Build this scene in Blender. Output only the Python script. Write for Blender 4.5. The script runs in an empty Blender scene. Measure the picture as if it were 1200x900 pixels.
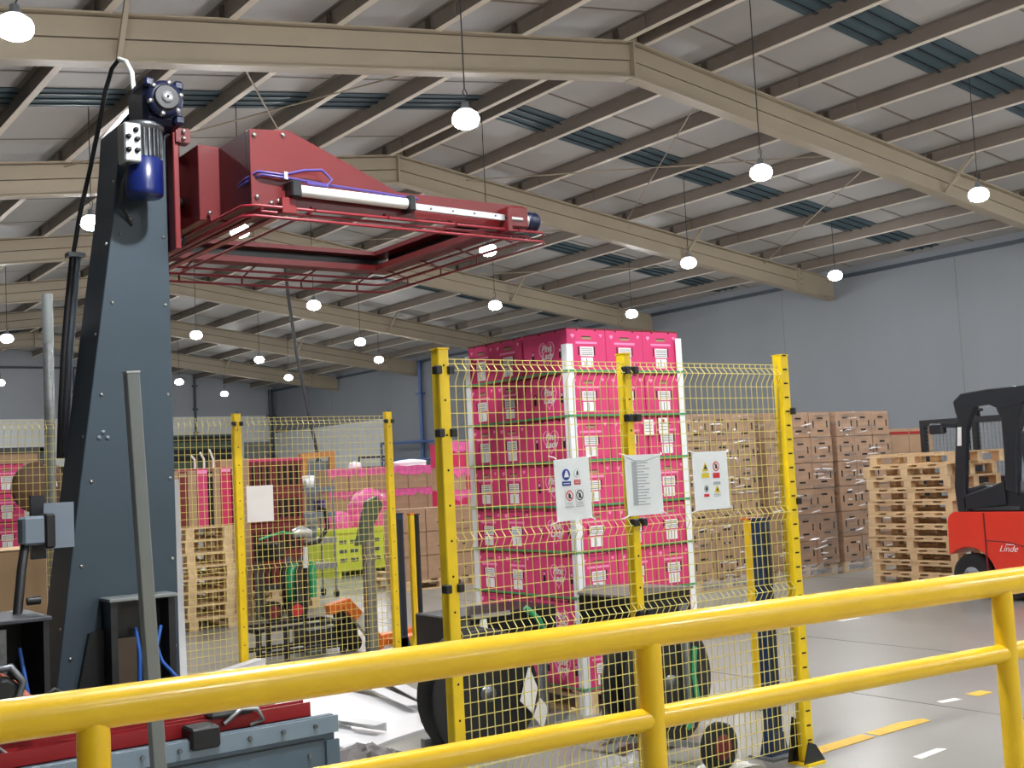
import bpy, math, random
from math import radians as R, sin, cos, pi
from mathutils import Vector, Matrix

SC = bpy.context.scene
COL = SC.collection
rnd = random.Random(7)

# ------------------------------------------------------------------ camera
CAM_YAW, CAM_PITCH, CAM_ROLL, CAM_F = R(35.902), R(4.2357), R(-2.855), 1388.3
cd = bpy.data.cameras.new('camera')
cam = bpy.data.objects.new('camera', cd)
COL.objects.link(cam)
_f = Vector((sin(CAM_YAW) * cos(CAM_PITCH), cos(CAM_YAW) * cos(CAM_PITCH), sin(CAM_PITCH)))
_r = Vector((cos(CAM_YAW), -sin(CAM_YAW), 0))
_u = _r.cross(_f)
_r2 = _r * cos(CAM_ROLL) + _u * sin(CAM_ROLL)
_u2 = -_r * sin(CAM_ROLL) + _u * cos(CAM_ROLL)
_m = Matrix((_r2, _u2, -_f)).transposed().to_4x4()
_m.translation = Vector((0, 0, 1.6))
cam.matrix_world = _m
cd.sensor_fit = 'HORIZONTAL'
cd.sensor_width = 36.0
cd.lens = CAM_F / 1200 * 36.0
cd.clip_start, cd.clip_end = 0.05, 200
SC.camera = cam

# ------------------------------------------------------------------ world, exposure
w = bpy.data.worlds.new('night_outside')
SC.world = w
w.use_nodes = True
w.node_tree.nodes['Background'].inputs[0].default_value = (0.02, 0.03, 0.05, 1)
w.node_tree.nodes['Background'].inputs[1].default_value = 0.3
LAMP_POWER = 240.0
SC.view_settings.view_transform = 'Standard'
SC.view_settings.look = 'None'
SC.view_settings.gamma = 1.0
SC.view_settings.exposure = 0.75
SC.view_settings.use_curve_mapping = False
SC.cycles.max_bounces = 8
SC.cycles.diffuse_bounces = 5
SC.cycles.transparent_max_bounces = 12
SC.cycles.sample_clamp_indirect = 6.0

# ------------------------------------------------------------------ materials
def lin(c):
    c = c / 255.0
    return c / 12.92 if c <= 0.04045 else ((c + 0.055) / 1.055) ** 2.4
MATS = {}
def M(name, rgb, rough=0.5, metal=0.0, var=0.08, scale=6.0, bump=0.0, bscale=40.0, coat=0.0, alpha=None, emit=None, stretch=(1, 1, 1), spec=0.5, var2=None, bdist=.02):
    m = bpy.data.materials.new(name)
    m.use_nodes = True
    nt = m.node_tree
    b = nt.nodes['Principled BSDF']
    c = [lin(x) for x in rgb]
    b.inputs['Base Color'].default_value = (*c, 1)
    b.inputs['Roughness'].default_value = rough
    b.inputs['Metallic'].default_value = metal
    b.inputs['Specular IOR Level'].default_value = spec
    if coat:
        b.inputs['Coat Weight'].default_value = coat
        b.inputs['Coat Roughness'].default_value = 0.15
    tc = nt.nodes.new('ShaderNodeTexCoord')
    mp = nt.nodes.new('ShaderNodeMapping')
    mp.inputs['Scale'].default_value = stretch
    nt.links.new(tc.outputs['Object'], mp.inputs[0])
    if var:
        n = nt.nodes.new('ShaderNodeTexNoise')
        n.inputs['Scale'].default_value = scale
        n.inputs['Detail'].default_value = 4
        nt.links.new(mp.outputs[0], n.inputs['Vector'])
        cr = nt.nodes.new('ShaderNodeValToRGB')
        lo = var2 if var2 else [x * (1 - 2 * var) for x in c]
        if var2:
            lo = [lin(x) for x in var2]
        cr.color_ramp.elements[0].position = 0.3
        cr.color_ramp.elements[1].position = 0.7
        cr.color_ramp.elements[0].color = (*lo, 1)
        cr.color_ramp.elements[1].color = (*[min(1, x * (1 + var)) for x in c], 1)
        nt.links.new(n.outputs['Fac'], cr.inputs[0])
        nt.links.new(cr.outputs[0], b.inputs['Base Color'])
    if bump:
        n2 = nt.nodes.new('ShaderNodeTexNoise')
        n2.inputs['Scale'].default_value = bscale
        n2.inputs['Detail'].default_value = 3
        nt.links.new(mp.outputs[0], n2.inputs['Vector'])
        bp = nt.nodes.new('ShaderNodeBump')
        bp.inputs['Strength'].default_value = bump
        bp.inputs['Distance'].default_value = bdist
        nt.links.new(n2.outputs['Fac'], bp.inputs['Height'])
        nt.links.new(bp.outputs[0], b.inputs['Normal'])
    if alpha is not None:
        b.inputs['Alpha'].default_value = alpha
    if emit:
        b.inputs['Emission Color'].default_value = (*[lin(x) for x in emit[0]], 1)
        b.inputs['Emission Strength'].default_value = emit[1]
    MATS[name] = m
    return m

# ------------------------------------------------------------------ mesh helpers
class MB:
    def __init__(s):
        s.v, s.f, s.sm = [], [], []
    def add(s, vs, fs, smooth=False):
        o = len(s.v)
        s.v += [Vector(p) for p in vs]
        s.f += [[i + o for i in f] for f in fs]
        s.sm += [smooth] * len(fs)
        return s
    def box(s, x0, x1, y0, y1, z0, z1, c=0.0):
        if c <= 0:
            return s.add([(x, y, z) for z in (z0, z1) for y in (y0, y1) for x in (x0, x1)],
                         [(0, 2, 3, 1), (4, 5, 7, 6), (0, 1, 5, 4), (2, 6, 7, 3), (0, 4, 6, 2), (1, 3, 7, 5)])
        # chamfered box: three inset face rings
        vs, fs = [], []
        P = {}
        for ix, x in enumerate((x0, x1)):
            for iy, y in enumerate((y0, y1)):
                for iz, z in enumerate((z0, z1)):
                    sx, sy, sz = (1 if ix == 0 else -1), (1 if iy == 0 else -1), (1 if iz == 0 else -1)
                    for a, q in enumerate(((x, y + sy * c, z + sz * c), (x + sx * c, y, z + sz * c), (x + sx * c, y + sy * c, z))):
                        P[ix, iy, iz, a] = len(vs)
                        vs.append(q)
        for i in (0, 1):
            fx = [P[i, 0, 0, 0], P[i, 1, 0, 0], P[i, 1, 1, 0], P[i, 0, 1, 0]]
            fy = [P[0, i, 0, 1], P[0, i, 1, 1], P[1, i, 1, 1], P[1, i, 0, 1]]
            fz = [P[0, 0, i, 2], P[1, 0, i, 2], P[1, 1, i, 2], P[0, 1, i, 2]]
            for q in (fx, fy, fz):
                fs.append(q if i else q[::-1])
        for i in (0, 1):
            for j in (0, 1):
                flip = (i + j) % 2
                for q in ([P[0, i, j, 1], P[1, i, j, 1], P[1, i, j, 2], P[0, i, j, 2]],
                          [P[i, 0, j, 2], P[i, 1, j, 2], P[i, 1, j, 0], P[i, 0, j, 0]],
                          [P[i, j, 0, 0], P[i, j, 1, 0], P[i, j, 1, 1], P[i, j, 0, 1]]):
                    fs.append(q[::-1] if flip == 0 else q)
                for k in (0, 1):
                    t = [P[i, j, k, 0], P[i, j, k, 1], P[i, j, k, 2]]
                    fs.append(t if (i + j + k) % 2 else t[::-1])
        return s.add(vs, fs)
    def bar(s, p0, p1, w, h, up=(0, 0, 1), off=(0, 0)):
        p0, p1 = Vector(p0), Vector(p1)
        d = (p1 - p0).normalized()
        u = Vector(up)
        a = d.cross(u)
        if a.length < 1e-5:
            a = d.cross(Vector((1, 0, 0)))
        a.normalize()
        b = a.cross(d)
        vs = []
        for p in (p0, p1):
            for i, j in ((-1, -1), (1, -1), (1, 1), (-1, 1)):
                vs.append(p + a * (i * w / 2 + off[0]) + b * (j * h / 2 + off[1]))
        return s.add(vs, [(0, 1, 2, 3), (7, 6, 5, 4), (0, 4, 5, 1), (1, 5, 6, 2), (2, 6, 7, 3), (3, 7, 4, 0)])
    def tube(s, path, r, n=12, closed=False, caps=True, smooth=True):
        path = [Vector(p) for p in path]
        rs = r if isinstance(r, (list, tuple)) else [r] * len(path)
        vs, fs = [], []
        k = len(path)
        ref = None
        for i, p in enumerate(path):
            a = path[(i - 1) % k] if (i > 0 or closed) else p
            b = path[(i + 1) % k] if (i < k - 1 or closed) else p
            d = (b - a).normalized()
            if ref is None:
                ref = d.cross(Vector((0, 0, 1)))
                if ref.length < 1e-3:
                    ref = d.cross(Vector((0, 1, 0)))
            ref = (ref - d * ref.dot(d)).normalized()
            q = d.cross(ref)
            for j in range(n):
                t = 2 * pi * (j + 0.5) / n
                vs.append(p + (ref * cos(t) + q * sin(t)) * rs[i])
        for i in range(k if closed else k - 1):
            for j in range(n):
                a, b = i * n + j, i * n + (j + 1) % n
                c, d2 = ((i + 1) % k) * n + (j + 1) % n, ((i + 1) % k) * n + j
                fs.append((a, b, c, d2))
        s.add(vs, fs, smooth)
        if caps and not closed:
            s.add(vs[:n], [tuple(range(n))[::-1]])
            s.add(vs[-n:], [tuple(range(n))])
        return s
    def cyl(s, p0, p1, r, n=16, smooth=True):
        return s.tube([p0, p1], r, n, smooth=smooth)
    def lathe(s, prof, c=(0, 0, 0), n=20, axis='Z', smooth=True):
        vs, fs = [], []
        for r, h in prof:
            for j in range(n):
                t = 2 * pi * j / n
                a, b = r * cos(t), r * sin(t)
                vs.append({'Z': (a, b, h), 'Y': (a, h, b), 'X': (h, a, b)}[axis])
        vs = [Vector(v) + Vector(c) for v in vs]
        for i in range(len(prof) - 1):
            for j in range(n):
                q = (i * n + j, i * n + (j + 1) % n, (i + 1) * n + (j + 1) % n, (i + 1) * n + j)
                fs.append(q if axis != 'Y' else q[::-1])
        s.add(vs, fs, smooth)
        for i0 in (0, len(prof) - 1):
            if prof[i0][0] > 1e-4:
                s.add(vs[i0 * n:(i0 + 1) * n], [tuple(range(n))])
        return s
    def prism(s, pts, a0, a1, axis='Y'):
        # outline pts in the plane across axis; axis X: (y,z), Y: (x,z), Z: (x,y)
        f = {'X': lambda p, a: (a, p[0], p[1]), 'Y': lambda p, a: (p[0], a, p[1]), 'Z': lambda p, a: (p[0], p[1], a)}[axis]
        n = len(pts)
        vs = [f(p, a0) for p in pts] + [f(p, a1) for p in pts]
        fs = [tuple(range(n)), tuple(range(n, 2 * n))[::-1]] + [(i, i + n, (i + 1) % n + n, (i + 1) % n) for i in range(n)]
        return s.add(vs, fs)
    def quad(s, a, b, c, d):
        return s.add([a, b, c, d], [(0, 1, 2, 3)])
    def build(s, name, mat, parent=None, kind=None, bevel=0.0, label=None, recalc=True, local=False):
        me = bpy.data.meshes.new(name)
        off = Vector((0, 0, 0))
        if parent is not None and not local:
            p = parent
            while p is not None:
                off += p.location
                p = p.parent
        me.from_pydata([v - off for v in s.v], [], s.f)
        me.polygons.foreach_set('use_smooth', s.sm)
        if recalc:
            import bmesh
            bm = bmesh.new()
            bm.from_mesh(me)
            bmesh.ops.recalc_face_normals(bm, faces=bm.faces)
            bm.to_mesh(me)
            bm.free()
        me.materials.append(MATS[mat] if isinstance(mat, str) else mat)
        o = bpy.data.objects.new(name, me)
        COL.objects.link(o)
        if parent is not None:
            o.parent = parent
        if kind:
            o['kind'] = kind
        if label:
            o['label'] = label
        if bevel:
            bv = o.modifiers.new('bevel', 'BEVEL')
            bv.width = bevel
            bv.segments = 2
            bv.limit_method = 'ANGLE'
        return o

def thing(name, label, cat, loc=(0, 0, 0), rotz=0, group=None):
    o = bpy.data.objects.new(name, None)
    o.empty_display_size = 0.1
    COL.objects.link(o)
    o.location = loc
    o.rotation_euler = (0, 0, rotz)
    return tag(o, label, cat, group)
def tag(o, label, cat, group=None):
    o['label'] = label
    o['category'] = cat
    if group:
        o['group'] = group
    return o
KIDS = {}
def kids(o):
    return [c for c in COL.objects if c.parent == o]
def dup(root, loc, label=None, group=None, rotz=None, tree=None):
    """copy a thing with its parts and sub-parts; tree = cached list of (part, [sub-parts])"""
    r = root.copy()
    COL.objects.link(r)
    r.location = loc
    if rotz is not None:
        r.rotation_euler = (0, 0, rotz)
    if label:
        r['label'] = label
    if group:
        r['group'] = group
    for ch, subs in tree:
        c = ch.copy()
        COL.objects.link(c)
        c.parent = r
        for g in subs:
            d = g.copy()
            COL.objects.link(d)
            d.parent = c
    return r
def tree_of(root):
    return [(c, kids(c)) for c in kids(root)]
def text_mesh(name, body, size, mat, parent, origin, right, up, font_shear=0.0, depth=0.002, align='CENTER', offset=0.0):
    """flat lettering standing on a surface; right / up give its directions"""
    cu = bpy.data.curves.new(name, 'FONT')
    cu.body, cu.size, cu.align_x, cu.align_y = body, size, align, 'CENTER'
    cu.shear, cu.extrude, cu.offset, cu.resolution_u = font_shear, depth / 2, offset, 3
    tmp = bpy.data.objects.new(name, cu)
    COL.objects.link(tmp)
    dg = bpy.context.evaluated_depsgraph_get()
    me = bpy.data.meshes.new_from_object(tmp.evaluated_get(dg))
    bpy.data.objects.remove(tmp)
    r, u = Vector(right).normalized(), Vector(up).normalized()
    n = r.cross(u)
    m = Matrix((r, u, n)).transposed().to_4x4()
    off, p = Vector((0, 0, 0)), parent
    while p is not None:
        off += p.location
        p = p.parent
    m.translation = Vector(origin) - off
    me.transform(m)
    me.materials.clear()
    me.materials.append(MATS[mat])
    o = bpy.data.objects.new(name, me)
    COL.objects.link(o)
    o.parent = parent
    return o
ORD = ['first', 'second', 'third', 'fourth', 'fifth', 'sixth', 'seventh', 'eighth', 'ninth', 'tenth', 'eleventh', 'twelfth']

# colours
M('concrete', (160, 159, 152), 0.3, var=0.05, scale=0.5, bump=0.03, bscale=3, var2=(143, 142, 135), spec=0.45)
M('joint', (120, 118, 112), 0.7)
M('wall_grey', (130, 134, 139), 0.6, var=0.03, scale=0.6, stretch=(1, 1, 0.4))
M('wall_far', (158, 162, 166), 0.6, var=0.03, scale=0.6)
M('wall_dark', (60, 64, 68), 0.7, var=0.04)
M('wall_white', (222, 224, 222), 0.6, var=0.02, scale=1)
M('wall_trim', (62, 72, 82), 0.5)
M('roof_sheet', (172, 168, 164), 0.55, var=0.03, scale=0.5)
M('roof_beam', (164, 151, 130), 0.5, var=0.03, scale=1.5)
M('beam_gap', (70, 58, 44), 0.8)
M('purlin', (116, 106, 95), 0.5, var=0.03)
M('purlin_lip_lit', (224, 214, 198), 0.5, var=0.03)  # lit copy of the darkened purlin steel, light on the lip painted in
M('skylight', (64, 84, 92), 0.6, var=0.08, scale=2, stretch=(0.3, 2, 1))
M('skylight_rib', (44, 56, 64), 0.4)
M('dark_wire', (52, 52, 54), 0.6, var=0)
M('lamp_body', (150, 152, 156), 0.4, 0.6, var=0)
M('lamp_strong', (255, 255, 255), 0.4, var=0, emit=((250, 252, 255), LAMP_POWER * 3.2))
M('lamp_medium', (255, 255, 255), 0.4, var=0, emit=((250, 252, 255), LAMP_POWER * 1.45))
M('lamp_upper', (255, 255, 255), 0.4, var=0, emit=((250, 252, 255), 12.0))
M('lamp_glow', (255, 255, 255), 0.4, var=0, emit=((250, 252, 255), LAMP_POWER))
M('rail_yellow', (246, 202, 30), 0.34, var=0.03, scale=8, var2=(242, 195, 26), coat=0.25)
M('fence_yellow', (248, 212, 30), 0.4, var=0.05, scale=10)
M('wire_yellow', (228, 214, 124), 0.4, var=0)
M('black_plastic', (26, 26, 28), 0.45, var=0.05)
M('black_paint', (34, 36, 40), 0.35, var=0.05)
M('box_black', (15, 16, 18), 0.45, var=0.05)
M('card_brightened', (232, 196, 152), 0.75, var=0.04, scale=4)  # card colour brightened to offset the shade behind the machine
M('rubber', (30, 30, 30), 0.75, var=0.05)
M('bolt', (190, 190, 186), 0.3, 0.9, var=0)
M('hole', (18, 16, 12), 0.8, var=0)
M('mast_blue', (58, 71, 81), 0.42, var=0.03, scale=3, var2=(55, 68, 77), spec=0.35)
M('mast_plate', (112, 124, 136), 0.4, var=0.03)
M('motor_blue', (14, 30, 92), 0.32, var=0.06, coat=0.3)
M('gear_blue', (16, 24, 54), 0.38, var=0.1, scale=20)
M('alu', (196, 198, 198), 0.35, 0.7, var=0.05)
M('fin', (120, 124, 128), 0.35, 0.8, var=0.1, scale=30)
M('panel_blue', (84, 100, 112), 0.42, var=0.03, scale=3)
M('flange_blue', (122, 138, 150), 0.42, var=0.03)
M('rail_red', (150, 34, 38), 0.4, var=0.05)
M('machine_red', (100, 22, 24), 0.4, var=0.05, scale=5)
M('rod_red', (138, 38, 48), 0.35, var=0.04)
M('dark_red', (120, 24, 28), 0.5, var=0.06)
M('white_tube', (226, 228, 224), 0.3, var=0.03)
M('hose_purple', (74, 60, 128), 0.4, var=0)
M('hose_blue', (40, 92, 176), 0.4, var=0)
M('copper', (176, 98, 74), 0.5, var=0.08)
M('post_grey', (132, 138, 136), 0.42, 0.2, var=0.03)
M('galv', (150, 154, 154), 0.4, 0.6, var=0.1, scale=20)
M('pink', (218, 58, 118), 0.5, var=0.03, scale=3, var2=(210, 52, 110))
M('pink_deep', (214, 36, 92), 0.5, var=0.05, scale=3)
M('pink_pale', (250, 150, 196), 0.5, var=0)
M('pink_film', (240, 108, 170), 0.25, var=0.12, scale=9, bump=0.5, bscale=9, spec=0.6)
M('sticker', (238, 236, 234), 0.5, var=0.02)
M('ink', (120, 120, 124), 0.6, var=0)
M('strap_green', (70, 158, 98), 0.35, var=0.05)
M('protector', (236, 238, 238), 0.45, var=0.02)
M('card', (186, 150, 120), 0.75, var=0.05, scale=4, stretch=(1, 1, 4), var2=(172, 138, 110))
M('card_pale', (176, 142, 112), 0.75, var=0.05, scale=4)
M('film_hem', (225, 226, 230), 0.15, var=0, alpha=0.2, bump=0.8, bscale=12, spec=0.8)
def film_material():
    m = M('film', (240, 240, 244), 0.1, var=0, bump=0.8, bscale=2.6, stretch=(1, 1, 7), bdist=.05)
    nt = m.node_tree
    bump = [n for n in nt.nodes if n.type == 'BUMP'][0]
    mp = [n for n in nt.nodes if n.type == 'MAPPING'][0]
    gl = nt.nodes.new('ShaderNodeBsdfGlossy')
    gl.inputs['Roughness'].default_value = 0.24
    nt.links.new(bump.outputs[0], gl.inputs['Normal'])
    tr = nt.nodes.new('ShaderNodeBsdfTransparent')
    no = nt.nodes.new('ShaderNodeTexNoise')
    no.inputs['Scale'].default_value = 2.2
    nt.links.new(mp.outputs[0], no.inputs['Vector'])
    mr = nt.nodes.new('ShaderNodeMapRange')
    for i, v in ((1, .45), (2, .68), (3, .03), (4, .38)):
        mr.inputs[i].default_value = v
    nt.links.new(no.outputs['Fac'], mr.inputs[0])
    mx = nt.nodes.new('ShaderNodeMixShader')
    nt.links.new(mr.outputs[0], mx.inputs[0])
    nt.links.new(tr.outputs[0], mx.inputs[1])
    nt.links.new(gl.outputs[0], mx.inputs[2])
    nt.links.new(mx.outputs[0], nt.nodes['Material Output'].inputs[0])
film_material()
M('film_fold', (250, 250, 252), 0.15, var=0, alpha=0.75, spec=1.0)
M('wood', (228, 200, 158), 0.7, var=0.08, scale=3, stretch=(1, 6, 6), var2=(204, 172, 128))
M('truck_red', (232, 62, 42), 0.3, var=0.03, scale=2, coat=0.4)
M('truck_black', (32, 36, 42), 0.4, var=0.06, coat=0.2)
M('lid_grey', (128, 122, 116), 0.5, var=0.05)
M('seat', (56, 60, 66), 0.5, var=0.1)
M('lime', (206, 220, 64), 0.45, var=0.05)
M('post_blue', (34, 52, 84), 0.35, var=0.04, coat=0.3)
M('orange', (236, 118, 36), 0.4, var=0.05)
M('sheet_white', (250, 250, 250), 0.4, var=0.01)
M('paper', (240, 238, 230), 0.6, var=0.02)
M('tarp', (112, 108, 106), 0.4, var=0.12, scale=6, bump=0.4, bscale=6)
M('sign_white', (238, 244, 246), 0.35, var=0.01)
M('sign_blue', (40, 62, 150), 0.5, var=0)
M('sign_red', (204, 40, 50), 0.5, var=0)
M('sign_yellow', (226, 200, 40), 0.5, var=0)
M('sign_ink', (50, 50, 54), 0.5, var=0)
M('text_grey', (168, 176, 180), 0.6, var=0)
M('tape_yellow', (240, 196, 60), 0.5, var=0.06, scale=12)
M('coil_green', (52, 170, 112), 0.4, var=0.08, scale=30)
M('pipe_blue', (70, 96, 150), 0.4, var=0.05)
M('shelf_green', (84, 100, 86), 0.5, var=0.08)
M('sofa_orange', (190, 128, 70), 0.6, var=0.08)
M('brown_reel', (96, 66, 46), 0.6, var=0.12, scale=14)
M('red_steel', (170, 36, 34), 0.4, var=0.05)
# ================================================================== setting
RX, SL = 10.2, 0.135                       # ridge line x, roof slope
def sheet_z(x): return 7.26 - SL * abs(x - RX)
def raf_top(x): return 7.07 - SL * abs(x - RX)
X0, X1, Y0, Y1 = -1.0, 21.4, -12.0, 47.1
fl = MB().box(X0, X1, Y0, Y1, -0.2, 0).build('floor', 'concrete', kind='structure')
for x in (2.6, 6.55, 8.35, 12.6, 16.8):
    MB().box(x - 0.006, x + 0.006, Y0, Y1, -0.01, 0.0012).build('joint', 'joint', fl)
for y in (-4, 1.2, 16.3, 24, 30, 36, 42):
    MB().box(X0, X1, y - 0.006, y + 0.006, -0.01, 0.0012).build('joint', 'joint', fl)
wr_ = MB().box(X1, X1 + 0.2, Y0, Y1, 0, 5.76).build('wall_right', 'wall_grey', kind='structure')
MB().box(X1 - 0.05, X1, 37.2, Y1 - 0.06, 0, 3.75).build('lower_panel', 'wall_white', wr_)
MB().box(X0 - 0.2, X0, Y0, Y1, 0, 5.76).build('wall_left', 'wall_dark', kind='structure')
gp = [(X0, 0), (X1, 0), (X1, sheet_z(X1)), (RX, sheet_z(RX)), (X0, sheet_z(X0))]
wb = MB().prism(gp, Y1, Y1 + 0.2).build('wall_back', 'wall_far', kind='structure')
MB().box(X0, X1, Y1 - 0.06, Y1, 0, 4.5).build('lower_panel', 'wall_white', wb)
MB().prism(gp, Y0 - 0.2, Y0).build('wall_front', 'wall_white', kind='structure')
MB().box(X1 - 0.05, X1, Y0, Y1, 5.52, 5.6).build('trim_1', 'wall_trim', kind='structure')
MB().box(X0, X1, Y1 - 0.12, Y1 - 0.06, 6.42, 6.5).build('trim_2', 'wall_trim', kind='structure')
# right wall cladding seams
for i in range(9):
    y = 9.4 + i * 4.6
    MB().box(X1 - 0.004, X1 + 0.01, y, y + 0.012, 0.02, 5.5).build('trim_%d' % (i + 3), 'joint', kind='structure')

ceil = MB()
for xa, xb in ((X0, RX), (RX, X1)):
    ceil.prism([(xa, sheet_z(xa)), (xb, sheet_z(xb)), (xb, sheet_z(xb) + 0.08), (xa, sheet_z(xa) + 0.08)], Y0, Y1)
ceil = ceil.build('ceiling', 'roof_sheet', kind='structure')
# portal frames: each half rafter is a piece of the ceiling with web plates, flanges and an end stub
FR = [5.145 + 6 * i for i in range(-2, 7)]
def rafter(y, side):
    xs = (RX, X1) if side > 0 else (RX, X0)
    zt = lambda x: raf_top(x)
    core, plates, bot, top = MB(), MB(), MB(), MB()
    def strip(mb, d0, d1, hw, xa, xb):
        mb.prism([(xa, zt(xa) - d0), (xb, zt(xb) - d0), (xb, zt(xb) - d1), (xa, zt(xa) - d1)], y - hw, y + hw)
    strip(core, 0.02, 0.46, 0.004, *xs)
    strip(plates, 0.035, 0.236, 0.03, *xs)
    strip(plates, 0.252, 0.452, 0.03, *xs)
    strip(top, 0.0, 0.022, 0.1, *xs)
    strip(bot, 0.468, 0.49, 0.1, *xs)
    r = plates.build('rafter', 'roof_beam', ceil)
    core.build('web_gap_shade', 'beam_gap', r)  # core browned to paint the shaded line along the web
    top.build('top_flange', 'roof_beam', r)
    bot.build('bottom_flange', 'roof_beam', r)
    # eaves connection: deeper plated stub next to the wall
    xe = xs[1]
    xo = xe - side * 1.15
    h = MB().prism([(xo, zt(xo) - 0.03), (xe, zt(xe) + 0.02), (xe, zt(xe) - 0.42), (xo, zt(xo) - 0.47)], y - 0.06, y + 0.06)
    h.box(*sorted((xo - side * 0.02, xo + side * 0.03)), y - 0.1, y + 0.1, zt(xo) - 0.49, zt(xo) + 0.02)
    h.build('end_stub', 'roof_beam', r)
    for s2 in (-1, 1):
        for k in range(3):
            MB().cyl((xo + side * .03, y + s2 * .08, zt(xo) - .1 - .12 * k), (xo + side * .06, y + s2 * .08, zt(xo) - .1 - .12 * k), .016, 6).build('bolt', 'beam_gap', r)
    # knee braces up to the purlin
    xk = RX + side * 6.62
    for dy in (-0.6,) if side > 0 else (-0.26,):
        b = MB().bar((xk, y - 0.02, zt(xk) - 0.47), (xk + 0.02, y + dy, zt(xk) + 0.06), 0.05, 0.035)
        b.build('knee_brace', 'roof_beam', r)
    return r
for y in FR:
    for s in (1, -1):
        rafter(y, s)
    MB().box(RX - 0.015, RX + 0.015, y - 0.11, y + 0.11, raf_top(RX) - 0.5, raf_top(RX) + 0.01).build('ridge_plate', 'roof_beam', ceil)
    MB().box(RX - 0.16, RX + 0.16, y - 0.03, y + 0.03, raf_top(RX) - 0.01, raf_top(RX) + 0.12).build('ridge_cleat', 'roof_beam', ceil)
# purlins, one per bay and line (Z sections)
PX = [10.38, 11.6, 12.85, 14.1, 15.35, 16.6, 17.9, 19.2, 20.4, 10.02, 8.4, 7.17, 5.91, 4.69, 3.43, 2.2, 1.0, -0.2]
pm = {}
for s in (1, -1):
    b = MB()
    b.box(-0.006, 0.006, 0, 6.0, 0, 0.18)
    b.box(-0.062, -0.006, 0, 6.0, 0.172, 0.18)
    o = b.build('purlin', 'purlin', ceil, local=True)
    lip = MB().box(-0.006, 0.072, 0, 6.0, -0.008, 0.0).build('lip', 'purlin_lip_lit', o, local=True)
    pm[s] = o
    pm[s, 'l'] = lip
    sl = MB().box(-0.014, 0.014, -0.55, 0.55, 0.01, 0.165).build('splice', 'purlin', ceil, local=True)
    pm[s, 's'] = sl
n = 0
for x in PX:
    s = 1 if x > RX else -1
    for y in FR:
        src = pm[s]
        o = src if (n == 0 or (s == -1 and 'L' not in pm)) else src.copy()
        if o is not src:
            COL.objects.link(o)
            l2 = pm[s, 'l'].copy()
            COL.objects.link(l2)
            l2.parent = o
        if s == -1:
            pm['L'] = 1
        o.location = (x, y, raf_top(x))
        n += 1
        c = pm[s, 's'].copy()
        COL.objects.link(c)
        c.location = (x - 0.012, y, raf_top(x))
        k = MB().box(x - 0.05, x - 0.02, y - 0.04, y + 0.04, raf_top(x), raf_top(x) + 0.15).build('cleat', 'beam_gap', ceil) if y < 30 else None
for s in (1, -1):
    bpy.data.objects.remove(pm[s, 's'])
# roof lining seams between the purlins
for y in [FR[0] + 2.4 + 3.0 * i for i in range(14)]:
    for xa, xb in ((X0, RX), (RX, X1)):
        z0, z1 = sheet_z(xa) - 0.006, sheet_z(xb) - 0.006
        MB().prism([(xa, z0), (xb, z1), (xb, z1 + 0.005), (xa, z0 + 0.005)], y - 0.02, y + 0.02).build('lining_seam', 'purlin', ceil)
# roof lights: one translucent sheet per bay and slope, with corrugation ribs
wn = 1
for i in range(7):
    yc = 8.98 + 5.56 * i
    for xa, xb in ((X0 + 0.6, RX - 0.2), (RX + 0.2, X1 - 0.25)):
        za, zb = sheet_z(xa) - 0.004, sheet_z(xb) - 0.004
        sk = MB().prism([(xa, za), (xb, zb), (xb, zb - 0.012), (xa, za - 0.012)], yc - 0.38, yc + 0.38).build('window_%d' % wn, 'skylight', kind='structure')
        wn += 1
        for dy in (-0.2, 0.02, 0.24):
            MB().prism([(xa, za - .008), (xb, zb - .008), (xb, zb - 0.03), (xa, za - 0.03)], yc + dy - 0.022, yc + dy + 0.022).build('rib', 'skylight_rib', sk)
# wind bracing rods under the roof
def rod(p0, p1, r=0.008, n=10, sag=0.0):
    pts = []
    for i in range(n + 1):
        t = i / n
        p = Vector(p0).lerp(Vector(p1), t)
        p.z -= sag * 4 * t * (1 - t)
        pts.append(p)
    return pts
for a, b, r in (((11.6, 17.1, 6.78), (15.4, 11.2, 6.26), .011), ((15.3, 17.1, 6.33), (11.7, 11.2, 6.8), .009),
                ((8.3, 17.1, 6.75), (4.7, 11.2, 6.24), .011), ((4.7, 17.1, 6.25), (8.4, 11.2, 6.75), .011),
                ((19.2, 17.1, 5.78), (15.4, 11.2, 6.26), .011), ((15.4, 23.1, 6.3), (19.2, 17.1, 5.78), .009),
                ((4.7, 23.1, 6.2), (0.9, 17.1, 5.7), .009), ((11.6, 23.1, 6.8), (15.4, 17.1, 6.25), .009)):
    MB().tube(rod(a, b), r, 6).build('bracing_rod', 'roof_beam', ceil)
# doors in the far gable
d1 = MB().box(16.8, 19.5, Y1 - 0.16, Y1 - 0.06, 0, 3.75).build('door_1', 'shelf_green', kind='structure')
for i in range(14):
    MB().box(16.85, 19.45, Y1 - 0.19, Y1 - 0.16, 0.05 + 0.262 * i, 0.27 + 0.262 * i).build('slat', 'black_paint' if i % 3 else 'shelf_green', d1)
MB().box(16.65, 16.8, Y1 - 0.2, Y1 - 0.06, 0, 3.9).build('jamb', 'wall_white', d1)
MB().box(19.5, 19.65, Y1 - 0.2, Y1 - 0.06, 0, 3.9).build('jamb', 'wall_white', d1)
d2 = MB().box(20.0, 21.1, Y1 - 0.14, Y1 - 0.06, 0, 3.4).build('door_2', 'galv', kind='structure')
for i in range(10):
    MB().box(20.05, 21.05, Y1 - 0.165, Y1 - 0.14, 0.05 + 0.33 * i, 0.33 + 0.33 * i).build('slat', 'post_grey', d2)
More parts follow.
